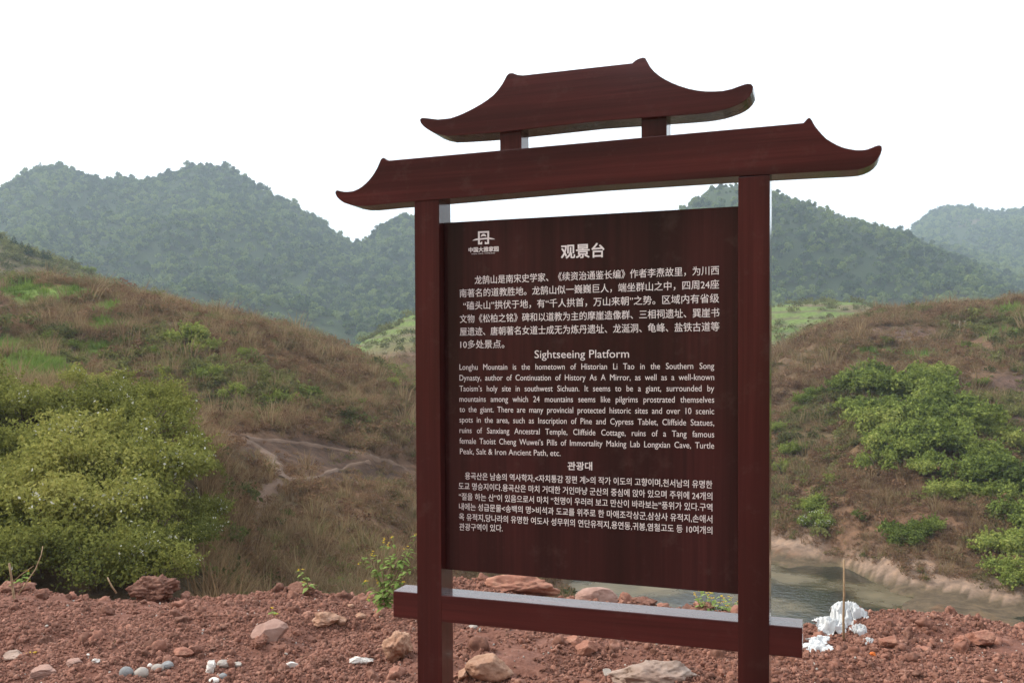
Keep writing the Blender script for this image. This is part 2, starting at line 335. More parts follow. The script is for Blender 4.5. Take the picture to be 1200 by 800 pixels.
#        lip          bank bottom   floor         shore/fold     terrace       crest 1      dip          crest 2       dip          foot         ridge        dip         far ridge    end
#  every pair: metres ahead, photo row where that ground would show
C(-900, (6, 800), (9, 860), (12, 720), (20, 440), (28, 430), (70, 300), (95, 340), (170, 250), (240, 330), (320, 370), (620, 200), (760, 300), (1100, 250), (1700, 330))
C(-100, (6, 800), (9, 860), (12, 720), (20, 455), (28, 440), (70, 318), (95, 350), (170, 265), (240, 330), (320, 375), (620, 232), (760, 300), (1100, 260), (1700, 330))
C(0,    (6, 800), (9, 860), (12, 715), (20, 472), (28, 448), (70, 330), (95, 360), (170, 284), (240, 340), (320, 380), (620, 224), (760, 300), (1100, 270), (1700, 330))
C(60,   (6, 800), (9, 860), (12, 715), (20, 468), (28, 450), (70, 333), (95, 365), (170, 306), (240, 350), (320, 380), (620, 203), (760, 300), (1100, 280), (1700, 340))
C(120,  (6, 800), (9, 860), (12, 715), (20, 480), (30, 458), (70, 352), (95, 378), (170, 330), (240, 360), (320, 385), (620, 217), (760, 300), (1100, 290), (1700, 350))
C(190,  (6, 800), (9, 860), (12, 718), (20, 500), (32, 470), (70, 358), (95, 385), (170, 356), (240, 375), (320, 390), (620, 210), (760, 300), (1100, 290), (1700, 350))
C(245,  (6, 800), (9, 870), (12, 740), (20, 560), (32, 495), (70, 372), (95, 395), (170, 372), (240, 388), (320, 392), (620, 204), (760, 300), (1100, 290), (1700, 350))
C(290,  (6, 800), (9, 870), (13, 750), (22, 640), (32, 520), (70, 376), (95, 400), (170, 385), (240, 395), (320, 395), (620, 226), (760, 310), (1100, 292), (1700, 350))
C(340,  (6, 800), (9, 880), (14, 755), (23, 655), (33, 540), (70, 386), (95, 410), (170, 405), (240, 405), (320, 400), (620, 258), (760, 320), (1100, 292), (1700, 350))
C(400,  (6, 800), (9, 890), (14, 760), (24, 665), (35, 555), (68, 408), (95, 430), (170, 418), (240, 415), (320, 408), (620, 292), (760, 330), (1100, 294), (1700, 350))
C(420,  (6, 800), (9, 890), (14, 765), (24, 670), (35, 560), (67, 418), (95, 435), (170, 405), (240, 415), (320, 410), (620, 299), (760, 330), (1100, 296), (1700, 350))
C(480,  (6, 800), (9, 900), (15, 790), (26, 690), (37, 585), (65, 442), (95, 445), (170, 372), (240, 400), (320, 400), (620, 268), (760, 320), (1100, 300), (1700, 350))
C(560,  (6, 810), (9, 920), (16, 850), (30, 720), (40, 620), (65, 455), (95, 450), (170, 365), (240, 400), (320, 400), (620, 268), (760, 320), (1100, 310), (1700, 350))
C(680,  (6, 820), (9, 950), (17, 900), (36, 700), (42, 650), (68, 470), (95, 455), (170, 365), (240, 400), (320, 400), (560, 285), (700, 330), (1100, 310), (1700, 350))
C(740,  (6, 820), (9, 960), (18, 985), (38, 694), (44, 648), (70, 465), (95, 455), (170, 365), (240, 400), (320, 398), (500, 275), (640, 330), (1100, 310), (1700, 350))
C(800,  (6, 820), (9, 960), (18, 1020), (45, 654), (49, 625), (75, 450), (95, 455), (170, 365), (240, 400), (320, 396), (480, 249), (620, 330), (1100, 310), (1700, 350))
C(870,  (6, 830), (9, 970), (18, 1020), (45, 650), (48, 618), (80, 435), (110, 445), (170, 365), (240, 395), (310, 392), (450, 221), (600, 320), (1000, 300), (1700, 350))
C(905,  (6, 830), (9, 970), (18, 1020), (45, 650), (47.5, 614), (85, 420), (115, 435), (170, 362), (240, 395), (300, 390), (450, 234), (600, 320), (950, 300), (1700, 350))
C(960,  (6, 830), (9, 970), (18, 1020), (42, 664), (44, 634), (88, 392), (115, 425), (170, 359), (240, 395), (300, 390), (450, 248), (600, 320), (950, 300), (1700, 350))
C(1010, (6, 830), (9, 970), (18, 1020), (39, 684), (41, 650), (90, 378), (120, 415), (170, 360), (240, 395), (300, 390), (450, 263), (600, 320), (950, 300), (1700, 340))
C(1060, (6, 830), (9, 970), (17, 1040), (37.5, 694), (39.5, 660), (90, 369), (120, 410), (170, 372), (240, 395), (300, 390), (450, 283), (600, 320), (950, 283), (1700, 340))
C(1100, (6, 830), (9, 970), (17, 1040), (35.8, 706), (37.8, 670), (90, 368), (120, 405), (170, 380), (240, 392), (300, 390), (450, 301), (600, 320), (950, 259), (1700, 340))
C(1150, (6, 830), (9, 970), (16, 1060), (34.4, 718), (36.4, 682), (90, 366), (120, 400), (170, 385), (240, 390), (300, 388), (450, 324), (600, 330), (950, 262), (1700, 340))
C(1200, (6, 830), (9, 970), (16, 1060), (33, 732), (35, 696), (88, 364), (120, 395), (170, 385), (240, 390), (300, 385), (440, 345), (600, 330), (950, 262), (1700, 340))
C(1300, (6, 830), (9, 970), (16, 1060), (31, 750), (33, 712), (85, 356), (120, 380), (170, 370), (240, 380), (300, 375), (440, 340), (600, 310), (950, 250), (1700, 330))
C(2300, (6, 830), (9, 970), (16, 1060), (29, 760), (31, 722), (85, 330), (120, 370), (170, 340), (240, 350), (300, 350), (440, 300), (600, 310), (950, 240), (1700, 330))
xs = np.array(sorted(KD)); A = np.array([[k for k in KD[x]] for x in xs], float)       # (cols, keys, 2)
gx = np.concatenate([np.linspace(-900, -80, 40, endpoint=False), np.arange(-80, 1284, 5.0), np.linspace(1284, 2300, 45)])
gd = np.concatenate([np.geomspace(6, 110, 230, endpoint=False), np.geomspace(110, 700, 190, endpoint=False), np.geomspace(700, 1700, 60), [2200, 3500, 6000]])
KDi = np.stack([[np.interp(gx, xs, A[:, k, j]) for j in (0, 1)] for k in range(A.shape[1])], 0)   # keys,2,cols
ridx = [-900, -100, 0, 12, 30, 57, 75, 99, 120, 144, 162, 180, 195, 225, 250, 264, 285, 306, 324, 345, 366, 390, 402, 411, 420, 435, 450, 462, 480, 520, 600, 740, 780, 797, 815, 835, 863, 905, 925, 952, 974, 996, 1018, 1037, 1065, 1092, 1134, 1161, 1175, 1200, 1300, 2300]
ridy = [205, 235, 219, 214, 203, 196, 199, 208, 214, 211, 213, 211, 205, 199, 201, 202, 210, 225, 237, 245, 259, 277, 287, 293, 291, 284, 270, 264, 259, 265, 285, 285, 265, 248, 234, 222, 216, 227, 234, 240, 248, 256, 263, 269, 278, 291, 307, 321, 332, 345, 340, 300]
KDi[10, 1] = np.interp(gx, ridx, ridy)+6
far_ = np.interp(gx, [1040, 1065, 1080, 1092, 1110, 1130, 1160, 1175, 1190, 1200, 1300], [290, 277, 265, 256, 252, 254, 258, 260, 256, 256, 250])+4
KDi[12, 1] = np.where(gx > 1040, np.minimum(far_, KDi[12, 1]+99), KDi[12, 1])
# soften column kinks
ker = np.hanning(5); ker /= ker.sum()
for k in range(KDi.shape[0]):
    for j in (0, 1):
        q = np.pad(KDi[k, j], 2, mode='edge'); KDi[k, j] = np.convolve(q, ker, 'valid')
def pchip(xk, yk, x):
    h = np.diff(xk); dl = np.diff(yk)/h; m_ = np.zeros_like(yk)
    for i in range(1, len(xk)-1):
        if dl[i-1]*dl[i] > 0:
            w1 = 2*h[i]+h[i-1]; w2 = h[i]+2*h[i-1]; m_[i] = (w1+w2)/(w1/dl[i-1]+w2/dl[i])
    m_[0] = dl[0]; m_[-1] = dl[-1]
    i = np.clip(np.searchsorted(xk, x)-1, 0, len(xk)-2); t = (x-xk[i])/h[i]; t2 = t*t; t3 = t2*t
    return (2*t3-3*t2+1)*yk[i]+(t3-2*t2+t)*h[i]*m_[i]+(-2*t3+3*t2)*yk[i+1]+(t3-t2)*h[i]*m_[i+1]
Z = np.zeros((len(gx), len(gd))); RD = KDi[10, 0]; FD = KDi[12, 0]; C1 = KDi[5, 0]; C2 = KDi[7, 0]
for c in range(len(gx)):
    dk = KDi[:, 0, c]; zk = zpx(KDi[:, 1, c], dk)
    dk = np.append(dk, [3500, 6000]); zk = np.append(zk, [60, 40]); Z[c] = pchip(dk, zk, gd)
GX, GD = np.meshgrid(px2s(gx), gd, indexing='ij'); WX, WY = world(GX, GD)
def near(a, b, w): return np.exp(-((a-b)/w)**2)
keep = 1-.97*near(GD, RD[:, None], 95)*(GD < RD[:, None]+60)-.9*near(GD, FD[:, None], 110)*(GD > RD[:, None]+60)
amp_f = np.clip((GD-240)/120, 0, 1)
rid = 1-np.abs(vnoise(WX/85, WY/85, seed=5))*2
Z += amp_f*keep*(rid*11+fbm(WX/60, WY/60, seed=9)*5)
amp_m = np.clip((GD-22)/20, 0, 1)*np.clip((130-GD)/60, .25, 1)*(1-.75*near(GD, C1[:, None], 8))
Z += amp_m*(fbm(WX/13, WY/13, octv=5, seed=21, gain=.55)*1.05)
stp = (Z/1.3+.5*vnoise(WX/15, WY/15, seed=22)) % 1; Z += amp_m*np.clip((100-GD)/15, 0, 1)*(1-.8*near(GD, C1[:, None], 6))*(np.clip(stp/.3, 0, 1)-stp)*.75*np.clip(.4+vnoise(WX/9, WY/9, seed=23), 0, 1)
# erosion gullies running down the two brown hills
gul = np.abs(vnoise(WX/7+WY/19, WY/26, seed=33)); Z -= amp_m*np.clip((95-GD)/20, 0, 1)*np.exp(-(gul/.12)**2)*.45
Z += np.clip((30-GD)/10, 0, 1)*fbm(WX/2.5, WY/2.5, octv=4, seed=41)*.16
terr = np.clip((GD-120)/15, 0, 1)*np.clip((230-GD)/20, 0, 1)          # cultivated steps on the green hills
Z += terr*(np.abs(((Z*.7) % 1)-.5))*.8
PY = 428+(1.6-Z)*F/GD; PXg = np.broadcast_to(gx[:, None], Z.shape)
logd = np.log(gd)
def Hs(s, d, arr=None):
    arr = Z if arr is None else arr
    s = np.asarray(s, float); d = np.asarray(d, float)
    fi = np.interp(s*F+600, gx, np.arange(len(gx))); fj = np.interp(np.log(d), logd, np.arange(len(gd)))
    i = np.clip(fi.astype(int), 0, len(gx)-2); j = np.clip(fj.astype(int), 0, len(gd)-2); a = fi-i; b = fj-j
    return arr[i, j]*(1-a)*(1-b)+arr[i+1, j]*a*(1-b)+arr[i, j+1]*(1-a)*b+arr[i+1, j+1]*a*b
def hit(x, y, dmin=10, dmax=1500):
    """first ground point seen at a photo pixel: (s, d, z)"""
    s = (x-600)/F; d = np.geomspace(dmin, dmax, 3000); zr = zpx(y, d); h = Hs(np.full_like(d, s), d)
    k = np.nonzero(h >= zr)[0]
    k = k[0] if len(k) else len(d)-1
    return s, d[k], h[k]
def hitw(x, y, **k):
    s, d, z = hit(x, y, **k); wx, wy = world(s, d); return (float(wx), float(wy), float(z)), float(d)
# ground colours (what grows or lies there, plus shade painted under the bushes)
colr = np.zeros(Z.shape+(3,)); colr[:] = (.155, .095, .063)
def paint(mask, col, a=1.0):
    mk = np.clip(mask, 0, 1)[..., None]*a; colr[:] = colr*(1-mk)+np.array(col)*mk
def ell(x, y, rx, ry, d0, d1, soft=.35, wob=.35):
    q = np.sqrt(((PXg-x)/rx)**2+((PY-y)/ry)**2)+fbm(WX/(4*GD/60), WY/(4*GD/60), octv=3, seed=int(x+y) % 97)*wob
    return np.clip((1.15-q)/soft, 0, 1)*(GD > d0)*(GD < d1)
n_a = fbm(WX/14, WY/14, seed=51); n_b = fbm(WX/5, WY/5, seed=52)
paint((n_b > .05)*.6*(GD < 240), (.17, .098, .062)); paint(np.clip(n_a*2, 0, 1)*(GD < 240), (.11, .098, .050), .5)
paint(np.clip((24-GD)/5, 0, 1)*(PXg < 700), (.075, .060, .038), .7)  # near ground darkened to paint in the shade beneath the bush mass
paint((GD > 240)*1., (.035, .050, .022))
gh = np.clip((GD-120)/20, 0, 1)*np.clip((245-GD)/15, 0, 1)
strp = np.abs(((Z*.7) % 1)-.5)*2
paint(gh*(PXg > 210), (.135, .19, .055)); paint(gh*(PXg > 210)*(strp < .35), (.12, .10, .065), .8); paint(gh*(PXg <= 210), (.10, .098, .045), .8)
paint(gh*np.clip(n_a*2.2-.2, 0, 1), (.17, .125, .085), .75)
GREEN = [(54, 341, 52, 8, 45, 95), (126, 360, 16, 6, 35, 95), (122, 380, 20, 8, 30, 95), (114, 408, 18, 9, 25, 95), (6, 402, 16, 9, 25, 95), (35, 437, 62, 18, 18, 40),
         (1026, 414, 26, 3.5, 60, 110), (1078, 418, 18, 3, 60, 110), (1182, 367, 22, 4, 60, 110), (1172, 392, 30, 4, 60, 110)]
for e in GREEN: paint(ell(*e), (.15, .22, .06))
paint(ell(15, 322, 62, 6, 50, 110), (.20, .085, .060)); paint(ell(40, 332, 30, 2.5, 50, 110), (.20, .085, .060))
for e in ((1178, 452, 26, 12, 50, 100), (1186, 488, 22, 9, 40, 100), (1055, 393, 45, 8, 60, 110), (1190, 470, 30, 4, 40, 100)): paint(ell(*e), (.115, .075, .062))
for e in ((345, 530, 62, 17, 25, 60), (430, 552, 60, 16, 25, 60)): paint(ell(*e), (.095, .060, .044))
bank = np.clip(1-np.abs(GD-(KDi[3, 0][:, None]+.8))/1.9, 0, 1)*(PXg > 760)*(1+.7*fbm(WX/5, WY/5, octv=4, seed=63, gain=.7))
Z += (np.clip(1-np.abs(GD-(KDi[3, 0][:, None]+1))/2.5, 0, 1)*(PXg > 760))*fbm(WX/1.6, WY/1.6, octv=5, seed=64, gain=.6)*.14; paint(bank*1.6, (.29, .205, .155))
paint((Z < -7.75)*(PXg > 600)*(GD < 60)*1., (.12, .09, .06))
paint((Z < -8.0)*(PXg > 600)*(GD < 60)*1., (.10, .085, .05))
SPOIL = [(1125, 283, 34, 22, 800, 1100)]
paint(ell(*SPOIL[0]), (.13, .10, .068))
ii = np.arange(len(gx)-1)[:, None]*len(gd)+np.arange(len(gd)-1)[None]
q = np.stack([ii, ii+len(gd), ii+len(gd)+1, ii+1], -1).reshape(-1, 4)
m, nt, b = new_mat('valley_earth'); at = N(nt, 'ShaderNodeAttribute', attribute_name='tint'); wp = worldpos(nt)
n1 = noise(nt, 1.6, 9, .7, wp); c = mix(nt, 1.0, at.outputs['Color'], ramp(nt, n1, [(.3, (.55, .55, .55)), (.5, (1, 1, 1)), (.72, (1.6, 1.5, 1.4))]), 'MULTIPLY')
nt.links.new(c, b.inputs['Base Color']); b.inputs['Roughness'].default_value = 1; b.inputs['Specular IOR Level'].default_value = .1; bump(nt, n1, .8, .25, b); M['valley'] = m
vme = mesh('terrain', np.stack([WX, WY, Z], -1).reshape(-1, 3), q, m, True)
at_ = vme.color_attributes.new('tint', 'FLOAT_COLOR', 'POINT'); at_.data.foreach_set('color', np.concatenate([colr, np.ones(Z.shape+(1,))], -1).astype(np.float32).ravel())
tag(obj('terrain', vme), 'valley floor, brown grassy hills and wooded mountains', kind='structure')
# unseen land added beside and behind; its hills darken what the wood reflects
th0, th1 = math.atan(px2s(-900)), math.atan(px2s(2300)); nth = 90
ths = np.linspace(th1-.02, th0+.02+2*math.pi, nth); rr_ = np.concatenate([[4.5, 8, 12], np.geomspace(16, 6000, 90)])
TH, RR = np.meshgrid(ths, rr_, indexing='ij'); rx_ = CP[0]+RR*(np.cos(TH)*FH[0]+np.sin(TH)*RH[0]); ry_ = CP[1]+RR*(np.cos(TH)*FH[1]+np.sin(TH)*RH[1])
back = np.interp(RR, [4, 22, 60, 160, 330, 700, 6000], [-.35, -.3, 5, 48, 118, 90, 60])+np.clip((RR-25)/40, 0, 1)*fbm(rx_/30, ry_/30, seed=71)*np.clip(RR/40, 0, 9)
eR = np.interp(np.log(np.maximum(RR*math.cos(th1), 6)), logd, Z[-1]); eL = np.interp(np.log(np.maximum(RR*math.cos(th0), 6)), logd, Z[0])
wR = np.clip(1-(TH-ths[0])/.6, 0, 1)*np.clip((RR-9)/4, 0, 1); wL = np.clip(1-(ths[-1]-TH)/.6, 0, 1)*np.clip((RR-9)/4, 0, 1); wR, wL = wR**2*(3-2*wR), wL**2*(3-2*wL)
RZ = back*(1-wR-wL)+eR*wR+eL*wL
cb = np.zeros(RZ.shape+(4,)); cb[:] = (.15, .105, .06, 1); cb[RR > 90] = (.045, .065, .026, 1); cb[RR < 22] = (.20, .09, .062, 1)
ii = np.arange(nth-1)[:, None]*len(rr_)+np.arange(len(rr_)-1)[None]
hb = mesh('added_unseen_hills', np.stack([rx_, ry_, RZ], -1).reshape(-1, 3), np.stack([ii, ii+1, ii+len(rr_)+1, ii+len(rr_)], -1).reshape(-1, 4), M['valley'], True)
at_ = hb.color_attributes.new('tint', 'FLOAT_COLOR', 'POINT'); at_.data.foreach_set('color', cb.astype(np.float32).ravel())
tag(obj('added_unseen_hills', hb), kind='structure')
# footpaths: thin worn strips that follow the ground
m, nt, b = new_mat('trodden_earth'); wp = worldpos(nt)
nt.links.new(ramp(nt, noise(nt, 2.2, 7, .7, wp), [(.3, (.10, .064, .045)), (.5, (.145, .090, .062)), (.75, (.20, .130, .09))]), b.inputs['Base Color']); b.inputs['Roughness'].default_value = 1; M['path'] = m
def path(pts, wid):
    P = []
    for (xa, ya), (xb, yb) in zip(pts[:-1], pts[1:]):
        for t in np.linspace(0, 1, 10, endpoint=False):
            (wx, wy, wz), d = hitw(xa+(xb-xa)*t, ya+(yb-ya)*t); P.append((wx, wy, d))
    P = np.array(P); P = np.stack([np.convolve(np.pad(P[:, k], 3, mode='edge'), np.ones(7)/7, 'valid') for k in range(3)], -1)
    v = []; f = []
    for i in range(len(P)):
        t = P[min(i+1, len(P)-1)]-P[max(i-1, 0)]; nrm = np.array([-t[1], t[0]]); nrm /= np.linalg.norm(nrm)+1e-9
        w = wid*(1+.45*math.sin(i*.9)+.3*math.sin(i*2.3))
        for k in range(5):
            p = P[i, :2]+nrm*w*(k/4-.5); rel = p-CP[:2]; d = rel@FH; s = (rel@RH)/d
            v.append((p[0], p[1], float(Hs(s, d))+(.045 if 0 < k < 4 else -.015)))
    for i in range(len(P)-1):
        for k in range(4): f.append((i*5+k, i*5+k+1, i*5+k+6, i*5+k+5))
    return tag(obj('footpath', mesh('footpath', v, f, M['path'], True)), kind='structure')
paths = [[(258, 506), (285, 514), (310, 526), (325, 545), (330, 562)], [(330, 562), (312, 572), (302, 590), (297, 615), (294, 640), (290, 672), (290, 690)],
         [(285, 512), (330, 516), (390, 524), (440, 536), (470, 545), (486, 562)], [(330, 562), (370, 560), (400, 546), (440, 541)]]
ppx = []
for p, w in zip(paths, (.5, .42, .2, .18)):
    path(p, w)
    for (xa, ya), (xb, yb) in zip(p[:-1], p[1:]):
        for t in np.linspace(0, 1, 12): ppx.append((xa+(xb-xa)*t, ya+(yb-ya)*t))
ppx = np.array(ppx)
# ------------------------------------------------------------------ river
m, nt, b = new_mat('river_water'); wp = worldpos(nt)
mp = N(nt, 'ShaderNodeMapping'); mp.inputs['Scale'].default_value = (1, 1, 1); nt.links.new(wp, mp.inputs['Vector'])
al = noise(nt, .22, 5, .6, mp.outputs[0])
nt.links.new(ramp(nt, al, [(.46, (.022, .026, .020)), (.53, (.065, .056, .030)), (.64, (.14, .112, .062))]), b.inputs['Base Color'])
nt.links.new(ramp(nt, al, [(.48, (.04,)*3), (.58, (.35,)*3)]), b.inputs['Roughness'])
bump(nt, noise(nt, 3.5, 4, .6, wp), .35, .06, b); b.inputs['IOR'].default_value = 1.33; M['water'] = m
wv = []
for s, d in ((.06, 12), (3.0, 10), (3.0, 60), (.06, 60)):
    a_, b_ = world(s, d); wv.append((float(a_), float(b_), -8.0))
tag(obj('river', mesh('river', wv, [(0, 1, 2, 3)], M['water'])), 'dull green and grey river water below the bank', kind='structure')
# ------------------------------------------------------------------ the dirt terrace the sign stands on
cx_ = np.array([-900, -300, 0, 25, 56, 90, 121, 144, 205, 225, 247, 264, 304, 320, 351, 367, 387, 410, 432, 455, 486, 520, 560, 610, 660, 745, 800, 864, 905, 950, 1015, 1060, 1100, 1125, 1160, 1200, 1500, 2300])
cy_ = np.array([690, 690, 686, 690, 693, 697, 702, 702, 701, 697, 699, 695, 694, 689, 685, 690, 693, 698, 699, 703, 700, 678, 678, 694, 702, 708, 716, 722, 742, 738, 723, 720, 722, 725, 729, 738, 738, 738])+3
cd_ = np.interp(cx_, [0, 480, 745, 905, 1200], [7.1, 7.1, 6.6, 5.8, 6.0])
uu = np.concatenate([np.geomspace(40, 5.2, 26)[:-1]*-1, np.arange(-5.2, 5.2, .024), np.geomspace(5.2, 40, 26)])
vv = np.concatenate([np.linspace(-8, 3.9, 26, endpoint=False), np.arange(3.9, 8.2, .018), np.linspace(8.2, 11, 30)])
def Tz(u, v, fine=True):
    s = u/np.maximum(v, 1.0); px = s*F+600; dl = np.interp(px, cx_, cd_)
    zc = zpx(np.interp(px, cx_, cy_), dl)
    base = -.10+.03*vnoise(u/1.7, v/1.7, seed=2)
    t = v-dl
    rise = np.clip(1+t/1.1, 0, 1); rise = rise*rise*(3-2*rise)
    z = base+(zc-base)*rise
    z = np.where(t > 0, zc-(np.sqrt(t*t*.9+.01)-.1), z)
    damp = np.clip(np.abs(t)/.25, .35, 1)
    z = z+damp*(fbm(u/.75, v/.75, octv=2, seed=3)*.046+np.clip(fbm(u/.28, v/.28, octv=3, seed=4), -.3, 1)*.036)
    if fine:
        w = u+.03*fbm(u/.1, v/.1, octv=2, seed=8); k = fbm(w/.07, v/.07, octv=4, seed=6, gain=.6); z = z+np.clip(k, -.4, 1.2)*.012
    return z
U, V = np.meshgrid(uu, vv, indexing='ij'); TZ = Tz(U, V)
TX = CP[0]+V*FH[0]+U*RH[0]; TY = CP[1]+V*FH[1]+U*RH[1]
ii = np.arange(len(uu)-1)[:, None]*len(vv)+np.arange(len(vv)-1)[None]
q = np.stack([ii, ii+len(vv), ii+len(vv)+1, ii+1], -1).reshape(-1, 4)
tag(obj('ground', mesh('ground', np.stack([TX, TY, TZ], -1).reshape(-1, 3), q, M['soil'], True)), 'loose red earth terrace with a rough dug bank', kind='structure')
def tpos(x, d):
    u = (x-600)/F*d; return (float(CP[0]+d*FH[0]+u*RH[0]), float(CP[1]+d*FH[1]+u*RH[1]), float(Tz(np.array(u), np.array(d), False)))
def thit(x, y):
    d = np.linspace(3.5, 8, 700); u = (x-600)/F*d; h = Tz(u, d, False); k = np.nonzero(h >= zpx(y, d))[0]
    return float(d[k[0]]) if len(k) else float(np.interp(x, cx_, cd_))
# ------------------------------------------------------------------ rock and clod shapes
def ico(level):
    import bmesh
    bm = bmesh.new(); bmesh.ops.create_icosphere(bm, subdivisions=level, radius=1); me = bpy.data.meshes.new('x'); bm.to_mesh(me); bm.free()
    v = np.array([p.co[:] for p in me.vertices]); f = np.array([p.vertices[:] for p in me.polygons]); bpy.data.meshes.remove(me); return v, f
ICO = {k: ico(k) for k in (2, 3, 4, 5)}
def rock_mesh(name, seed, mat, level=4, cuts=9, rough=.08, lump=.15, dims=(1, 1, 1), smooth=True, layers=0):
    g = np.random.default_rng(seed); v, f = ICO[level]; v = v.copy()
    for k in range(cuts):
        n = g.normal(size=3); n /= np.linalg.norm(n); c = g.uniform(.52, .86); ex_ = np.maximum(0, v@n-c); v -= ex_[:, None]*n*.985
    o = g.uniform(0, 50, 3); r = 1+lump*fbm(v[:, 0]*1.3+o[0], v[:, 1]*1.3+o[1], v[:, 2]*1.3+o[2], 2, seed)+rough*fbm(v[:, 0]*4+o[0], v[:, 1]*4+o[1], v[:, 2]*4+o[2], 4, seed+3, .6)+rough*.45*fbm(v[:, 0]*13+o[0], v[:, 1]*13+o[1], v[:, 2]*13+o[2], 3, seed+9, .6)
    if layers: r += .035*np.sign(np.sin(v[:, 2]*layers+2*vnoise(v[:, 0]*2, v[:, 1]*2, v[:, 2]*2, seed)))
    v = v*r[:, None]*np.array(dims)
    return mesh(name, v, f, mat, smooth)
# ------------------------------------------------------------------ scatter of uncountable stuff by geometry nodes
def scatter(name, pos, scl, rot, idx, sources, label, cat=None):
    me = bpy.data.meshes.new(name); me.vertices.add(len(pos)); me.vertices.foreach_set('co', np.asarray(pos, np.float32).ravel())
    a = me.attributes.new('scl', 'FLOAT', 'POINT'); a.data.foreach_set('value', np.asarray(scl, np.float32))
    a = me.attributes.new('rot', 'FLOAT_VECTOR', 'POINT'); a.data.foreach_set('vector', np.asarray(rot, np.float32).ravel())
    a = me.attributes.new('idx', 'INT', 'POINT'); a.data.foreach_set('value', np.asarray(idx, np.int32))
    ng = bpy.data.node_groups.new(name, 'GeometryNodeTree')
    ng.interface.new_socket('Geometry', in_out='INPUT', socket_type='NodeSocketGeometry'); ng.interface.new_socket('Geometry', in_out='OUTPUT', socket_type='NodeSocketGeometry')
    gi = ng.nodes.new('NodeGroupInput'); go = ng.nodes.new('NodeGroupOutput'); jn = ng.nodes.new('GeometryNodeJoinGeometry')
    def na(t, n):
        k = ng.nodes.new('GeometryNodeInputNamedAttribute'); k.data_type = t; k.inputs[0].default_value = n; return k.outputs[0]
    sA, rA, iA = na('FLOAT', 'scl'), na('FLOAT_VECTOR', 'rot'), na('INT', 'idx')
    for k, src in enumerate(sources):
        so_ = bpy.data.objects.new(name+'_piece', src); oi = ng.nodes.new('GeometryNodeObjectInfo'); oi.inputs[0].default_value = so_; oi.inputs['As Instance'].default_value = True
        cmp = ng.nodes.new('FunctionNodeCompare'); cmp.data_type = 'INT'; cmp.operation = 'EQUAL'; cmp.inputs[3].default_value = k; ng.links.new(iA, cmp.inputs[2])
        ip = ng.nodes.new('GeometryNodeInstanceOnPoints')
        ng.links.new(gi.outputs[0], ip.inputs['Points']); ng.links.new(cmp.outputs[0], ip.inputs['Selection']); ng.links.new(oi.outputs['Geometry'], ip.inputs['Instance'])
        ng.links.new(rA, ip.inputs['Rotation']); ng.links.new(sA, ip.inputs['Scale']); ng.links.new(ip.outputs[0], jn.inputs[0])
    ng.links.new(jn.outputs[0], go.inputs[0])
    o = obj(name, me); md = o.modifiers.new('scatter', 'NODES'); md.node_group = ng
    return tag(o, label, cat, kind='stuff')
# small clods all over the terrace
clods = [rock_mesh('clod', 100+k, M['clod'], 2, 4, .22, .3, (1, g, .75)) for k, g in enumerate((1, .8, .9, .7, 1, .85))]
n = 210000
dd = 4.0+3.9*rng.random(n)**.9; ss = rng.uniform(-.72, .72, n); u = ss*dd
size = .0045*(1-rng.random(n)*.985)**-.42; size = np.minimum(size, .040)
cl = 1.7*fbm(u/.45, dd/.45, octv=3, seed=77); keepm = (cl > rng.uniform(-1.5, .5, n)) & (dd < np.interp(ss*F+600, cx_, cd_)+.25); u, dd, size = u[keepm], dd[keepm], size[keepm]
pz = Tz(u, dd)+size*.25
scatter('soil_crumbs', np.stack([CP[0]+dd*FH[0]+u*RH[0], CP[1]+dd*FH[1]+u*RH[1], pz], -1), size, rng.uniform(0, 6.28, (len(u), 3)), rng.integers(0, 6, len(u)), clods, 'red earth crumbs and grit covering the dirt terrace')
# pale grit
n = 2600; dd = 4.2+3*rng.random(n); ss = rng.uniform(-.72, .72, n); u = ss*dd; ok = dd < np.interp(ss*F+600, cx_, cd_)-.05; u, dd = u[ok], dd[ok]; size = .004+.010*rng.random(len(u))**3
grit = [rock_mesh('grit', 140+k, mt, 2, 6, .08, .15, (1, .8, .6)) for k, mt in enumerate((M['rock_tan'], M['pebble'], M['rock_pink']))]
scatter('pale_grit', np.stack([CP[0]+dd*FH[0]+u*RH[0], CP[1]+dd*FH[1]+u*RH[1], Tz(u, dd)+size*.5], -1), size, rng.uniform(0, 6.28, (len(u), 3)), rng.integers(0, 3, len(u)), grit, 'pale grit and small stones among the red earth')
# larger loose clods: individuals
cbig = [rock_mesh('earth_clod', 200+k, M['clod'], 3, 5, .20, .28, (1, .85, .72)) for k in range(8)]
placed = 0
while placed < 295:
    x = rng.uniform(-40, 1240); 
    if rng.random() < .42: d = float(np.interp(x, cx_, cd_))-abs(rng.normal(0, .16))+.03
    else: d = rng.uniform(4.5, float(np.interp(x, cx_, cd_)))
    if (1000 < x < 1240 or x > 930) and rng.random() < .3: continue
    r = .018+.055*rng.random()**2.4; p = tpos(x, d)
    o = obj('earth_clod', cbig[placed % 8], None, (p[0], p[1], p[2]+r*.15), tuple(rng.uniform(0, 6.28, 3)), (r, r, r))
    tag(o, 'loose lump of rough red-brown earth lying on the dirt terrace', 'clod', 'loose lumps of red earth on the terrace'); placed += 1
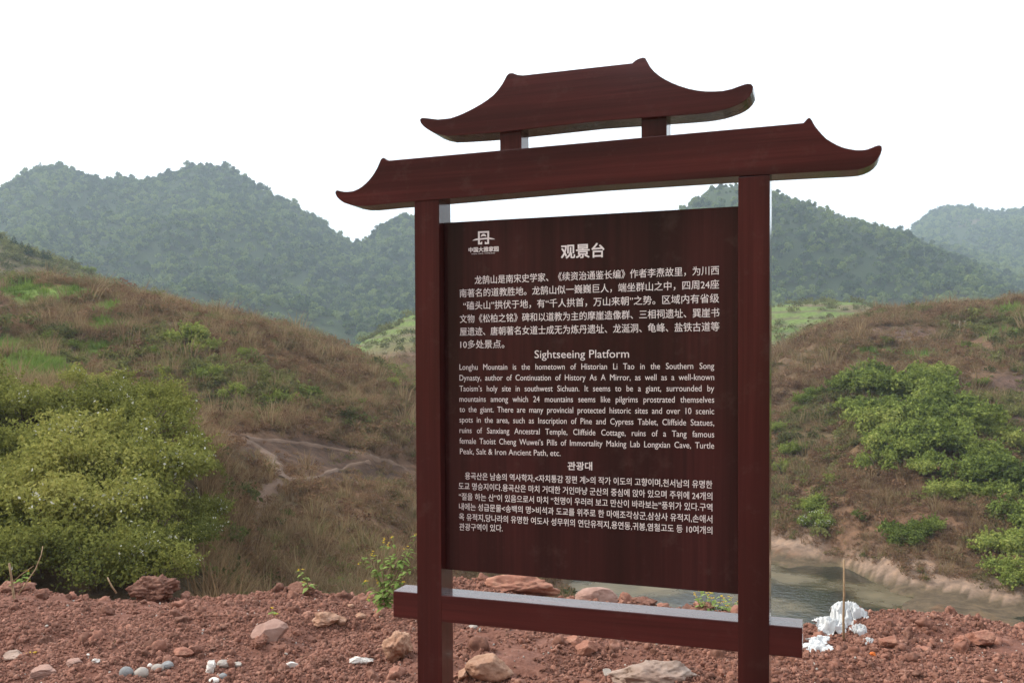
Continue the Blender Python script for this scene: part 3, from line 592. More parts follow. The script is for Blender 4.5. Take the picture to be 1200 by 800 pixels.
# named stones: (name, label, category, photo x, photo y of its middle, width px, height px, material, seed, cuts, rough, extra)
def stone(name, label, cat, x, y, w, h, mat, seed, cuts=9, rough=.06, lump=.12, level=4, d=None, layers=0, deep=.8, rot=0):
    if d is None: d = thit(x, y+h*.42)+w*.25*deep/F*5
    wm = w*d/F/2; hm = h*d/F/2; dp = max(hm, wm*deep)
    u = (x-600)/F*d; z = zpx(y, d)
    me = rock_mesh(name, seed, mat, 5 if level > 3 else 4, cuts, rough*1.25, lump, (1, 1, 1), 'pebble' in name, layers)
    v = np.zeros(len(me.vertices)*3); me.vertices.foreach_get('co', v); v = v.reshape(-1, 3)
    v[:, 0] *= 1/np.abs(v[:, 0]).max(); v[:, 2] *= 1/np.abs(v[:, 2]).max()
    v *= np.array([wm, dp, hm]); me.vertices.foreach_set('co', v.ravel().astype(np.float32))
    zf = float(Tz(np.array(u), np.array(d), False))
    o = obj(name, me, None, (float(CP[0]+d*FH[0]+u*RH[0]), float(CP[1]+d*FH[1]+u*RH[1]), min(z, zf+hm*.95)), (0, 0, -YAW+rot))
    return tag(o, label, cat)
ST = [
 ('earth_clod', 'largest crumbly red-brown earth clod, on the crest of the dirt bank at left', 'clod', 175, 690, 62, 36, M['clod'], 301, 4, .16, .2, 5, 7.05),
 ('earth_clod', 'rough red earth clod at the far left end of the bank crest', 'clod', 12, 692, 56, 26, M['clod'], 302, 4, .14, .2, 4, 7.0),
 ('earth_clod', 'second red earth clod from the left on the bank crest', 'clod', 42, 697, 30, 22, M['clod'], 303, 4, .14, .2, 4, 7.0),
 ('earth_clod', 'wide low red earth clod on the crest of the dirt mound at middle left', 'clod', 352, 690, 38, 16, M['clod'], 304, 6, .1, .2, 4, 7.0),
 ('stone', 'angular grey-pink stone half buried in the dirt bank', 'stone', 313, 741, 44, 32, M['rock_pink'], 311, 10, .03, .08, 4, None, 0, .5, .3),
 ('earth_clod', 'red earth clod leaning on the angular grey-pink stone', 'clod', 303, 752, 20, 18, M['clod'], 312, 4, .16, .2),
 ('stone', 'layered split tan stone lying on the dirt slope left of the left post', 'stone', 378, 727, 36, 22, M['rock_tan'], 313, 9, .05, .15, 4, None, 11, .6, .5),
 ('stone', 'small split tan stone beside the layered one', 'stone', 396, 728, 16, 13, M['rock_tan'], 314, 9, .05, .15, 3, None, 8, .6, .2),
 ('boulder', 'pale tan boulder touching the left post of the sign', 'boulder', 466, 760, 44, 40, M['rock_tan'], 315, 9, .09, .18, 5, None, 0, .7, .2),
 ('boulder', 'big tan boulder with a flat side right of the left post', 'boulder', 572, 784, 60, 40, M['rock_tan'], 316, 10, .05, .12, 5, None, 0, .6, .1),
 ('boulder', 'wide grey boulder in the dirt at the lower edge under the board', 'boulder', 768, 793, 116, 34, M['rock_grey'], 317, 12, .08, .2, 5, None, 0, .5, 0),
 ('boulder', 'wide reddish boulder seen between the board and the crossbeam', 'boulder', 603, 692, 106, 42, M['rock_red'], 318, 9, .07, .15, 5, 6.9, 0, .5, 0),
 ('boulder', 'rounded white and brown boulder seen above the crossbeam', 'boulder', 697, 704, 54, 30, M['rock_pink'], 319, 3, .03, .08, 4, 6.6, 0, .6, 0),
 ('stone', 'small orange-tan stone lying on the reddish boulder', 'stone', 625, 694, 13, 11, M['rock_tan'], 320, 9, .03, .1, 3, 6.35),
 ('stone', 'orange-red stone on the dirt below the crossbeam, the larger of two', 'stone', 686, 762, 27, 19, M['rock_red'], 321, 10, .03, .1),
 ('stone', 'orange-red stone just behind the larger one below the crossbeam', 'stone', 667, 752, 26, 13, M['rock_red'], 322, 10, .03, .1),
 ('earth_clod', 'red clod above the crossbeam near the yellow flowers', 'clod', 823, 711, 29, 14, M['clod'], 323, 4, .16, .2, 4, 6.25),
 ('earth_clod', 'tiny red clod above the crossbeam left of the right post', 'clod', 852, 716, 14, 8, M['clod'], 324, 4, .16, .2, 3, 6.15),
 ('earth_clod', 'low red clod above the crossbeam at its middle', 'clod', 752, 708, 38, 12, M['clod'], 325, 4, .16, .2, 4, 6.5),
 ('stone', 'orange-tan stone in the dirt below the white plastic sheet', 'stone', 1045, 756, 27, 18, M['rock_red'], 326, 9, .04, .1),
 ('stone', 'smooth reddish stone on the right part of the dirt bank', 'stone', 1150, 753, 36, 24, M['rock_red'], 327, 6, .05, .15),
 ('stone', 'flat brown stone lying in the dirt at right', 'stone', 1085, 765, 17, 7, M['rock_red'], 328, 9, .04, .1),
 ('stone', 'dark red stone left of the smooth reddish stone', 'stone', 1128, 757, 22, 20, M['rock_red'], 329, 6, .07, .15),
 ('stone', 'flat grey stone at the left edge of the dirt', 'stone', 12, 767, 26, 12, M['rock_grey'], 330, 9, .05, .1),
 ('stone', 'broad low grey-red stone in the dirt at lower left', 'stone', 45, 788, 42, 18, M['rock_pink'], 331, 9, .06, .1),
 ('stone', 'pinkish stone near the small white fragments at left', 'stone', 84, 776, 22, 11, M['rock_pink'], 332, 9, .05, .1),
 ('stone', 'small tan stone on the slope near the crest left of the post', 'stone', 409, 710, 11, 7, M['rock_tan'], 333, 9, .04, .1),
 ('stone', 'light stone between the layered stone and the left post', 'stone', 421, 722, 14, 8, M['rock_tan'], 334, 9, .04, .1),
 ('stone', 'tan stone at the foot of the left post', 'stone', 541, 792, 14, 18, M['rock_tan'], 335, 9, .04, .1),
 ('stone', 'small pale stone left of the wide grey boulder', 'stone', 710, 791, 13, 10, M['pebble'], 336, 6, .03, .1),
 ('stone', 'small pinkish stone left of the right post', 'stone', 858, 795, 14, 11, M['rock_red'], 337, 9, .04, .1),
 ('stone', 'grey stone under the crossbeam just right of the left post', 'stone', 551, 736, 15, 8, M['pebble'], 338, 9, .04, .1),
 ('stone', 'small red stone in the dirt at middle right', 'stone', 1010, 782, 13, 9, M['rock_red'], 339, 9, .04, .1),
 ('stone', 'reddish lump of stone below the big earth clod', 'stone', 210, 766, 26, 15, M['rock_red'], 340, 8, .06, .15),
 ('pebble', 'smooth blue-grey pebble, leftmost of the row at lower left', 'pebble', 143, 788, 16, 15, M['pebble_blue'], 351, 0, .0, .06),
 ('pebble', 'smooth beige pebble beside the blue-grey one', 'pebble', 161, 789, 17, 15, M['pebble'], 352, 0, .0, .06),
 ('pebble', 'pale flat pebble, third of the row at lower left', 'pebble', 180, 783, 15, 10, M['pebble'], 353, 0, .0, .08),
 ('pebble', 'grey pebble at the right end of the row at lower left', 'pebble', 192, 780, 14, 11, M['pebble_blue'], 354, 0, .01, .1),
 ('pebble', 'tiny white pebble above the row at lower left', 'pebble', 171, 780, 6, 6, M['plaster'], 355, 0, .0, .1),
 ('pebble', 'narrow grey pebble near the white fragment at lower left', 'pebble', 257, 793, 10, 8, M['pebble_blue'], 356, 0, .0, .1),
 ('pebble', 'white pebble at the lower edge below the white fragment', 'pebble', 247, 798, 13, 8, M['plaster'], 357, 0, .0, .1),
 ('pebble', 'grey pebble right of the white fragment', 'pebble', 258, 778, 16, 10, M['pebble'], 358, 4, .03, .1),
 ('pebble', 'small grey pebble farther right of the white fragment', 'pebble', 274, 779, 11, 8, M['pebble'], 359, 4, .03, .1),
 ('plaster_fragment', 'upright white fragment like a shell in the dirt at lower left', 'fragment', 243, 782, 12, 19, M['plaster'], 361, 8, .05, .1, 4, None, 14),
 ('plaster_fragment', 'white branching fragment in the dirt at far lower left', 'fragment', 109, 774, 11, 8, M['plaster'], 362, 9, .15, .25),
 ('plaster_fragment', 'tiny white fragment beside the branching one', 'fragment', 99, 767, 5, 4, M['plaster'], 363, 9, .05, .2),
 ('plaster_fragment', 'pointed white fragment lying in the dirt at middle left', 'fragment', 338, 779, 18, 9, M['plaster'], 364, 10, .03, .1, 3, None, 0, .4, .3),
 ('plaster_fragment', 'jagged white foam fragment lying left of the sign', 'fragment', 420, 776, 33, 12, M['plaster'], 365, 10, .12, .25, 4, None, 0, .4, .2),
]
for s_ in ST: stone(*s_)

# ------------------------------------------------------------------ sticks
def stick(label, pts, r, mat='stick', cat='stick', name='stick', parts=()):
    """pts: (photo x, y, metres ahead)"""
    P = []
    for x, y, d in pts:
        u = (x-600)/F*d; P.append((float(CP[0]+d*FH[0]+u*RH[0]), float(CP[1]+d*FH[1]+u*RH[1]), float(zpx(y, d))))
    o = np.array(P[0]); v, f = tube([np.array(p)-o for p in P], [r*(1-.35*i/(len(P)-1)) for i in range(len(P))], 7)
    return tag(obj(name, mesh(name, v, f, M[mat], True), None, tuple(o)), label, cat)
stick('thin straight brown pole standing in the white plastic litter', [(990, 764, 5.45), (989.3, 730, 5.45), (990, 700, 5.46), (989.6, 658, 5.46)], .0085, cat='pole', name='pole')
stick('short upright stick stuck in the dirt at the left edge', [(16, 738, 6.5), (14.5, 715, 6.5), (11, 690, 6.52), (9.5, 675, 6.52), (7, 658, 6.5)], .011)
stick('thin bare branch leaning over the bank crest at left', [(14, 700, 6.6), (26, 682, 6.65), (38, 665, 6.7), (45, 648, 6.75), (47, 638, 6.8)], .005)
stick('slender twig rising to the right above the bank crest at left', [(9, 682, 6.6), (20, 672, 6.6), (36, 661, 6.6)], .004)
stick('short broken twig on the bank crest between the clods', [(133, 694, 6.9), (127, 685, 6.9), (122.5, 675, 6.9)], .008)
for x, y, a in ((243, 650, 0),): pass
for i, (x, y, dx, dy) in enumerate([(128, 756, 4, -8), (60, 758, -6, 4), (150, 738, 3, 7), (182, 712, 5, 6), (560, 745, 5, 8), (1070, 742, 3, 6), (1180, 772, 7, 4), (412, 770, -6, -4), (250, 735, 6, 3), (205, 738, -3, 5)]):
    d = thit(x, y); u = (x-600)/F*d
    stick('thin pale straw twig on the red dirt, '+('right of the two small white fragments', 'lowest at the far left', 'farthest back below the big clod', 'just under the big crest clod', 'under the crossbeam beside the left post', 'on the bank right of the plastic litter', 'at the lower right corner', 'beside the jagged white foam fragment', 'left of the angular grey-pink stone', 'between the crest clod and the grey-pink stone')[i], [(x, y, d), (x+dx*.5, y+dy*.5-1, d), (x+dx, y+dy, d-.02)], .0028); bpy.context.scene.collection.objects[-1]['group'] = 'straw twigs on the dirt'
# ------------------------------------------------------------------ white plastic litter
def sheet(label, x, y, w, h, seed, d, tilt=.6, name='plastic_sheet', mat='film', lift=.5):
    g = np.random.default_rng(seed); n = 56
    a, b = np.meshgrid(np.linspace(-1, 1, n), np.linspace(-1, 1, n), indexing='ij')
    rr = np.sqrt(a*a+b*b); lim = .82+.28*fbm(a*1.7+seed, b*1.7, octv=3, seed=seed)
    wm = w*d/F/2; hm = h*d/F/2
    cr = 1-np.abs(fbm(a*2.2+seed, b*2.2, octv=4, seed=seed+1))*1.3
    X_ = a*wm; Yd = b*wm*.7; Zd = (hm*1.5*cr*np.clip(1.1-rr, 0, 1)**.6+b*hm*tilt)*1.0
    X_ = X_+.12*wm*fbm(a*3, b*3, octv=3, seed=seed+2)
    v = np.stack([X_, Yd, Zd], -1).reshape(-1, 3); v[:, 2] -= np.median(v[:, 2])
    f = []
    for i in range(n-1):
        for j in range(n-1):
            if (rr[i, j] < lim[i, j]) and (rr[i+1, j+1] < lim[i+1, j+1]): f.append((i*n+j, (i+1)*n+j, (i+1)*n+j+1, i*n+j+1))
    used = np.unique(np.array(f)); mp_ = {k: i for i, k in enumerate(used)}; f = [tuple(mp_[k] for k in q) for q in f]
    u = (x-600)/F*d
    o = obj(name, mesh(name, v[used], f, M[mat], True), None, (float(CP[0]+d*FH[0]+u*RH[0]), float(CP[1]+d*FH[1]+u*RH[1]), float(zpx(y, d))), (0, 0, -YAW))
    md = o.modifiers.new('thickness', 'SOLIDIFY'); md.thickness = .0015
    return tag(o, label, 'plastic')
sheet('big crumpled white plastic sheet heaped behind the thin pole', 994, 728, 52, 40, 11, 5.75, .5)
sheet('flat white plastic piece between the right post and the pole', 972, 736, 46, 18, 12, 5.65, .4)
sheet('low white plastic scrap spread in front of the pole', 960, 764, 50, 12, 13, 5.25, .5)
sheet('thin white strip of plastic right of the crossbeam end', 962, 753, 36, 8, 14, 5.4, .5)
sheet('white crumpled plastic piece right of the pole', 1008, 742, 22, 16, 15, 5.5, .6)
sheet('pointed white plastic scrap farthest right of the litter', 1020, 760, 22, 17, 16, 5.3, .9)
sheet('small pale scrap below the litter', 1002, 772, 10, 6, 17, 5.1, .5)
sheet('tiny orange scrap beside the pointed white one', 1024, 770, 8, 5, 18, 5.12, .5, 'orange_scrap', 'orange')

# ------------------------------------------------------------------ plants
def leaves_mesh(name, n, blobs, lsize, seed, mat, core=None, flat=.5, white=0, drop=.25, aspect=.6, spray=0):
    """small bent leaves over the outside of a group of rounded clumps"""
    g = np.random.default_rng(seed); B = np.array(blobs, float); w = B[:, 3]**2; k = g.choice(len(B), n, p=w/w.sum())
    dr = g.normal(size=(n, 3)); dr /= np.linalg.norm(dr, axis=1)[:, None]; dr[:, 2] = np.where(dr[:, 2] < -.3, -dr[:, 2], dr[:, 2])
    lum = 1+.25*vnoise(dr[:, 0]*3+k, dr[:, 1]*3, dr[:, 2]*3, seed)
    r = B[k, 3]*(1-drop*g.random(n)**1.5)*lum
    c = B[k, :3]+dr*r[:, None]
    ns = int(n*spray)
    if ns:                                        # shoots arching out of the crown
        m_ = max(8, ns//22); a0 = g.integers(0, n-ns, m_); sh = g.integers(0, m_, ns); t_ = g.random(ns)
        dv = dr[a0]+g.normal(size=(m_, 3))*.35+np.array([0, 0, .45]); dv /= np.linalg.norm(dv, axis=1)[:, None]; ln = g.uniform(.18, .5, m_)
        c[n-ns:] = c[a0][sh]+dv[sh]*(ln[sh]*t_)[:, None]-np.array([0, 0, .22])*(t_**2*ln[sh])[:, None]+g.normal(size=(ns, 3))*.022
    nrm = dr+g.normal(size=(n, 3))*flat; nrm /= np.linalg.norm(nrm, axis=1)[:, None]
    t = np.cross(nrm, g.normal(size=(n, 3))); t /= np.linalg.norm(t, axis=1)[:, None]; b = np.cross(nrm, t)
    s = lsize*g.uniform(.6, 1.4, n)[:, None]
    v = np.stack([c-t*s, c+b*s*aspect+nrm*s*.15, c+t*s, c-b*s*aspect+nrm*s*.15], 1).reshape(-1, 3)
    q = np.arange(n*4).reshape(-1, 4)
    me = mesh(name, v, q, mat)
    pass
    if white:
        me.materials.append(M['blossom']); idx = np.zeros(n, np.int32)
        clm = vnoise(c[:, 0]*2.2, c[:, 1]*2.2, c[:, 2]*2.2, seed+5) > .35-white
        idx[(g.random(n) < .08) & clm & (dr[:, 2] > -.1)] = 1; me.polygons.foreach_set('material_index', idx)
    return me
def blobset(seed, n, rx, rz, r0, r1, zc=.5):
    g = np.random.default_rng(seed); o = []
    for i in range(n):
        a = g.uniform(0, 6.28); q = g.random()**.5; o.append((math.cos(a)*rx*q, math.sin(a)*rx*q, zc*rz+g.uniform(-.35, .45)*rz*(1-q*.5), g.uniform(r0, r1)))
    return o
def stems_mesh(seed, n, h, spread, r=.02, mat='bark'):
    g = np.random.default_rng(seed); P = []
    for i in range(n):
        a = g.uniform(0, 6.28); e = (math.cos(a)*spread*g.random(), math.sin(a)*spread*g.random(), h*g.uniform(.6, 1))
        P.append(tube([(e[0]*.05, e[1]*.05, -.25), (e[0]*.4, e[1]*.4, e[2]*.5), e], [r, r*.7, r*.3], 5))
    v, f = merge(P); return mesh('stem', v, f, M[mat], True)
def plant(name, label, cat, loc, fol, stem, sc=1.0, rz=0, group=None, fname='foliage', sname='stem'):
    r = tag(empty(name, loc, rz), label, cat, group); r.scale = (sc, sc, sc)
    a = bpy.data.objects.new(fname, fol); link(a, r); b = bpy.data.objects.new(sname, stem); link(b, r); return r
nearb = [leaves_mesh('foliage', 10500, blobset(s, 20, 1.0, 1.25, .22, .50, .5), .031, s, M['bush'], flat=.7, white=w, drop=.75, spray=.28) for s, w in ((1, -.15), (2, -.3), (3, -.1), (4, -.2))]
nst = [stems_mesh(s, 9, 1.0, .8, .03) for s in (1, 2)]
k = 0
MB = []
for d in np.arange(12.6, 21.6, 1.25):
    xmax = np.interp(d, [12, 16, 18, 22], [182, 192, 196, 170])
    x = -110+rng.uniform(0, 30)
    while x < xmax:
        if not (x < 95 and d > 18.2): MB.append((x, d))
        x += rng.uniform(.95, 1.35)*F/d
NB = len(MB); MB += [(205, 13.6), (222, 15.6), (236, 19.2), (178, 12.6), (212, 18.2), (215, 21)]
for i, (x, d) in enumerate(MB):
    s = (x-600)/F; wx, wy = world(s, d); z = float(Hs(s, d)); sc = rng.uniform(.72, 1.02)*(1 if d < 19 else .8)*(1 if i < NB else .62)
    plant('bush', 'leafy bush in the '+('front' if d < 15.5 else 'middle' if d < 18.5 else 'top')+' row of the bush mass, '+('cut by the picture edge' if x < 20 else 'toward the left side' if x < 100 else 'near its centre' if x < 175 else 'at its right side'), 'bush', (float(wx), float(wy), z-.12), nearb[i % 4], nst[i % 2], sc, rng.uniform(0, 6.28), 'bushes massed over the mound at left')
farb = [leaves_mesh('foliage', 6500, blobset(s, 16, .95, 1.15, .22, .50, .5), .052, s, M['bush_far'], flat=.7, white=w, drop=.6, spray=.3) for s, w in ((11, 0), (12, 0), (13, 0))]
flow = leaves_mesh('foliage', 4200, blobset(15, 12, .8, 1.3, .3, .55, .5), .05, 15, M['bush_far'], flat=.7, white=.6, drop=.5)
fst = stems_mesh(5, 7, 1.0, .8, .05)
RB = [(1010, 448, 22), (1036, 452, 26), (1070, 458, 28), (1102, 470, 28), (1130, 492, 26), (1058, 488, 28), (1092, 512, 28), (1030, 492, 24), (1065, 530, 22), (1032, 540, 20), (1008, 478, 16), (985, 455, 13), (1095, 545, 20), (1080, 490, 26), (1112, 500, 24), (1048, 515, 24),
      (962, 462, 12), (946, 470, 12), (1130, 555, 20), (1113, 575, 16), (1148, 530, 20), (1168, 505, 20), (1188, 560, 28), (1162, 580, 20), (1196, 605, 26), (1182, 640, 22), (1192, 672, 20), (1020, 435, 16), (1160, 545, 22), (1205, 520, 20), (1210, 640, 26), (1090, 440, 18)]
for i, (x, y, r) in enumerate(RB):
    p, d = hitw(x, y+r*.6); sc = r*d/F*1.3
    plant('bush', 'bright green scrub bush in the '+('upper' if y < 470 else 'middle' if y < 535 else 'lower')+' thicket across the river, '+('left end' if x < 1015 else 'left of centre' if x < 1060 else 'centre' if x < 1110 else 'right of centre' if x < 1165 else 'at the picture edge'), 'bush', (p[0], p[1], p[2]-.3*sc), farb[i % 3], fst, sc, rng.uniform(0, 6.28), 'scrub bushes on the slope across the river')
for x, y, r, lab, fm in ((962, 590, 20, 'green bush standing above the white blossom on the river slope', farb[0]), (957, 610, 20, 'bush covered in white blossom on the slope just right of the post', flow),
                    (1062, 625, 24, 'round green bush alone above the pale river bank', farb[1]), (1090, 618, 18, 'smaller green bush joined to the round one above the river bank', farb[2]),
                    (1195, 655, 14, 'small bush with white blossom at the right edge above the river', flow),
                    (222, 388, 26, 'bright bush on the crest of the brown hill at left', farb[0]), (240, 402, 18, 'lower bush just right of the bright crest bush', farb[2]), (205, 392, 16, 'small yellowish bush left of the bright crest bush', farb[1]),
                    (60, 392, 13, 'dark scrubby bush below the bright grass strip on the left hill', farb[0]),
                    (92, 402, 11, 'second dark bush below the bright grass strip, farther right', farb[2]),
                    (30, 415, 12, 'green bush just above the top of the bush mass at far left', farb[1]),
                    (148, 396, 10, 'small bush on the left hillside below the crest bushes', farb[2]),
                    (178, 408, 12, 'olive bush on the hillside left of the crest bushes', farb[0]),
                    (188, 432, 12, 'olive bush right behind the top of the bush mass', farb[1]),
                    (398, 412, 8, 'small bush on the crest of the brown hill, left of the post', farb[1]),
                    (428, 428, 9, 'yellowish bush low on the crest, near the left post', farb[0]),
                    (456, 446, 10, 'green bush where the crest meets the left post', farb[2]),
                    (420, 470, 8, 'tiny bush on the slope near the left post', farb[2]),
                    (380, 490, 7, 'tiny bush above the worn ledge', farb[0]),
                    (268, 620, 16, 'dry green bush at the foot of the bush mass', farb[0]),
                    (330, 600, 10, 'low bush right of the descending footpath', farb[2]),
                    (1010, 605, 9, 'small scrub bush between the blossoming and the round bush', farb[2]),
                    (940, 480, 9, 'small scrub bush near the right post, upper slope', farb[1]),
                    (1150, 450, 9, 'small scrub bush on the bare patch at right', farb[2]),
                    (1130, 405, 8, 'small bush beneath the reed plumes', farb[0]),
                    (1040, 400, 7, 'tiny bush near the crest across the river', farb[2]),
                    (352, 458, 18, 'yellow-green bush in the middle of the brown hillside', farb[1]), (332, 462, 15, 'green bush left of the yellow-green one on the hillside', farb[2]), (312, 466, 14, 'small bush on the fold of the brown hillside', farb[0]),
                    (275, 455, 18, 'dark green bush above the start of the footpath', farb[0]), (245, 432, 16, 'dark bush on the hillside right of the bush mass', farb[2]), (290, 410, 11, 'small pale bush high on the brown hillside', farb[1]),
                    (975, 560, 8, 'tiny shrub above the blossoming bush', farb[2]), (930, 525, 14, 'low green shrub right of the right post', farb[2]), (918, 545, 14, 'low green shrub touching the view of the right post', farb[0]), (915, 500, 12, 'grey-green low shrub on the slope near the right post', farb[1])):
    p, d = hitw(x, y+r*.6); sc = r*d/F
    plant('bush', lab, 'bush', (p[0], p[1], p[2]-.3*sc), fm, fst, sc, rng.uniform(0, 6.28))
# small pines on the farther left hill
def pine_mesh(seed):
    g = np.random.default_rng(seed); P = []; n = 420
    t = g.random(n)**.8; a = g.uniform(0, 6.28, n); r = (1-t)*.42*(.5+.5*np.abs(np.sin(t*22)))+.03; c = np.stack([np.cos(a)*r, np.sin(a)*r, .12+t*.9], -1)
    tv = np.stack([np.cos(a), np.sin(a), -.35+g.normal(size=n)*.2], -1); bv = np.cross(tv, np.array([0, 0, 1.])); s = .09*(1.2-t)[:, None]
    v = np.stack([c-tv*s, c+bv*s*.6, c+tv*s, c-bv*s*.6], 1).reshape(-1, 3); return mesh('crown', v, np.arange(n*4).reshape(-1, 4), M['pine'])
pm = [pine_mesh(s) for s in (1, 2)]; v, f = tube([(0, 0, -.1), (0, 0, .5), (0, 0, .95)], [.03, .02, .006], 6); ptr = mesh('trunk', v, f, M['bark'], True)
for i, (x, y, h) in enumerate([(4, 281, 9), (19, 287, 12), (28, 292, 11), (36, 297, 13), (45, 298, 9), (53, 302, 11), (59, 305, 12), (87, 312, 13), (60, 318, 12), (76, 308, 8), (118, 330, 8)]):
    p, d = hitw(x, y, dmin=100, dmax=200); plant('pine_tree', ('leftmost','second','third','fourth','fifth','sixth','seventh','lone upper right','lower round','lower middle','rightmost')[i]+' small dark pine on the farther hill at far left', 'tree', (p[0], p[1], p[2]-.3), pm[i % 2], ptr, h*1.25*d/F, rng.uniform(0, 6), 'small pines on the farther left hill', 'crown', 'trunk')
for x, y, r, lab in ((103, 318, 9, 'round light green tree among the small pines on the farther hill'), (150, 350, 12, 'low green tree where the two left hills meet'), (172, 356, 11, 'green tree low in the dip behind the left hill'), (130, 345, 9, 'small green tree on the shoulder of the farther hill'), (470, 402, 4, 'tiny dark tree on the green slope left of the sign')):
    p, d = hitw(x, y, dmin=95, dmax=240); plant('tree', lab, 'tree', (p[0], p[1], p[2]-.5), farb[1], ptr, r*d/F, 0, None, 'crown', 'trunk')

# ------------------------------------------------------------------ forest
def crown(seed, n=240, tall=1.0):
    return leaves_mesh('crown', n, blobset(seed, 7, .6, 1.1*tall, .35, .6, .6), .17, seed, M['forest'], flat=.6, drop=.35, aspect=.75)
fc = [crown(31), crown(32), crown(33, 240, 1.5), crown(34, 200, .8), pine_mesh(7)]
for mm in fc[4:]: mm.materials.clear(); mm.materials.append(M['forest'])
n = 92000
dd = np.sqrt(rng.uniform(270**2, 1150**2, n)); ss = px2s(rng.uniform(-220, 1420, n))
ok = (dd < 720) | (ss*F+600 > 880); 
slope_bare = np.zeros(n, bool)
pyv = 428+(1.6-Hs(ss, dd))*F/dd; pxv = ss*F+600
ok &= ~((((pxv-1125)/28)**2+((pyv-281)/16)**2 < 1) & (rng.random(n) < .6))
ok &= (dd > 290) | (rng.random(n) < .5)
ss, dd = ss[ok], dd[ok]; wx, wy = world(ss, dd); hz = Hs(ss, dd); idx = rng.choice(5, len(ss), p=[.28, .27, .2, .15, .10])
scl = np.clip(2.0*rng.lognormal(0, .3, len(ss)), 1.2, 4.2)*(1-.5*near(dd, np.interp(ss*F+600, gx, RD), 45)); scl = np.where(idx == 4, scl*1.7, scl)
scatter('forest', np.stack([wx, wy, hz-.3*0], -1), scl, np.stack([rng.normal(0, .05, len(ss)), rng.normal(0, .05, len(ss)), rng.uniform(0, 6.28, len(ss))], -1), idx, fc, 'dark green mixed forest covering the hazy mountains', 'forest')

# ------------------------------------------------------------------ grass and scrub on the hills
def tuft(seed, n, h, spread, wd_, mat, lean=.5):
    g = np.random.default_rng(seed); v = []; f = []
    for i in range(n):
        a = g.uniform(0, 6.28); b = np.array([math.cos(a), math.sin(a), 0])*spread*g.random(); l = np.array([math.cos(a+g.normal()*.6), math.sin(a+g.normal()*.6), 0])*lean*h*g.uniform(.3, 1); hh = h*g.uniform(.55, 1)
        p0 = b; p1 = b+l*.35+np.array([0, 0, hh*.6]); p2 = b+l+np.array([0, 0, hh]); sd_ = np.array([-math.sin(a*3.7), math.cos(a*3.7), 0])*wd_
        k = len(v); v += [p0-sd_, p0+sd_, p1-sd_*.8, p1+sd_*.8, p2]; f += [(k, k+1, k+3, k+2), (k+2, k+3, k+4)]
    return mesh('tuft', v, f, mat)
tall = [tuft(s, 26, 1.0, .28, .012, M['dry'], .55) for s in (1, 2, 3)]
scrub = [leaves_mesh('tuft', 110, blobset(s, 5, .6, .6, .3, .5, .4), .10, s, M['brush'], flat=1.0, drop=.7, aspect=.35) for s in (4, 5, 6)]
ggr = [tuft(s, 30, .6, .5, .018, M['green'], .4) for s in (7, 8)]
M['olive'] = leafmat('olive_scrub', [(.075, .082, .034), (.125, .13, .052), (.18, .185, .070), (.24, .25, .08)], patch=.15, vary=.5)
gsh = [leaves_mesh('tuft', 120, blobset(s, 4, .5, .6, .3, .5, .4), .09, s, M['olive'], flat=1.0, drop=.6, aspect=.6) for s in (9, 10)]
def sample(n, d0, d1, pw, x0=-150, x1=1330):
    s = px2s(rng.uniform(x0, x1, n)); d = (d0**pw+(d1**pw-d0**pw)*rng.random(n))**(1/pw); wx, wy = world(s, d); h = Hs(s, d); return s, d, wx, wy, h, 428+(1.6-h)*F/d
def gval(e, px, py, d):
    x, y, rx, ry, d0, d1 = e; return (((px-x)/rx)**2+((py-y)/ry)**2 < 1.1) & (d > d0) & (d < d1)
def on_path(px, py):
    o = np.zeros(len(px), bool)
    for i in range(0, len(ppx)): o |= (np.abs(px-ppx[i, 0]) < 6) & (np.abs(py-ppx[i, 1]) < 3.2)
    return o
ss, dd, wx, wy, h, py = sample(125000, 12, 118, .8); px = ss*F+600
shore = np.interp(px, gx, KDi[3, 0])
ok = (h > -7.7) & ~((px > 745) & (dd < shore+1.25+.9*vnoise(wx/2.5, wy/2.5, seed=65))) & ~((px > 480) & (px < 745) & (dd < 16)) & ~on_path(px, py)
ok &= ~((px < 235) & (dd < 19))
ok &= (dd < 26) | (fbm(wx/4.5, wy/4.5, octv=3, seed=67) > rng.uniform(-1.5, .25, len(px)))
dark = gval((345, 530, 62, 17, 25, 60), px, py, dd) | gval((430, 552, 60, 16, 25, 60), px, py, dd) | gval((1055, 393, 45, 8, 60, 110), px, py, dd) | gval((1178, 452, 26, 12, 50, 100), px, py, dd) | gval((15, 322, 60, 6, 50, 110), px, py, dd)
ok &= ~dark | (rng.random(len(px)) < .45)
isg = np.zeros(len(px), bool)
for e in GREEN: isg |= gval(e, px, py, dd)
patch = fbm(wx/8, wy/8, seed=61); kind = np.where(patch+rng.normal(0, .25, len(px)) > np.where(px < 500, .40, .60), 3, 1)
kind = np.where(rng.random(len(px)) < np.clip(.85-(dd-14)/26, .22, .9), 0, kind)
kind = np.where((dd < 24) & (px > 240) & (px < 760) & (rng.random(len(px)) < .15), 3, kind)
kind = np.where(isg, 2, kind)
base = np.clip(.17+dd*.0062, .24, .62)
T = lambda m_, k: (np.stack([wx, wy, h-.03], -1)[m_], (base*np.where(dark, .6, 1)*np.where(rng.random(len(px)) < .035, 1.7, 1)*np.clip(rng.lognormal(0, .38, len(px))*(1+.4*vnoise(wx/3.2, wy/3.2, seed=66)), .4, 1.75)*k)[m_], np.stack([rng.normal(0, .12, len(px)), rng.normal(0, .12, len(px)), rng.uniform(0, 6.28, len(px))], -1)[m_])
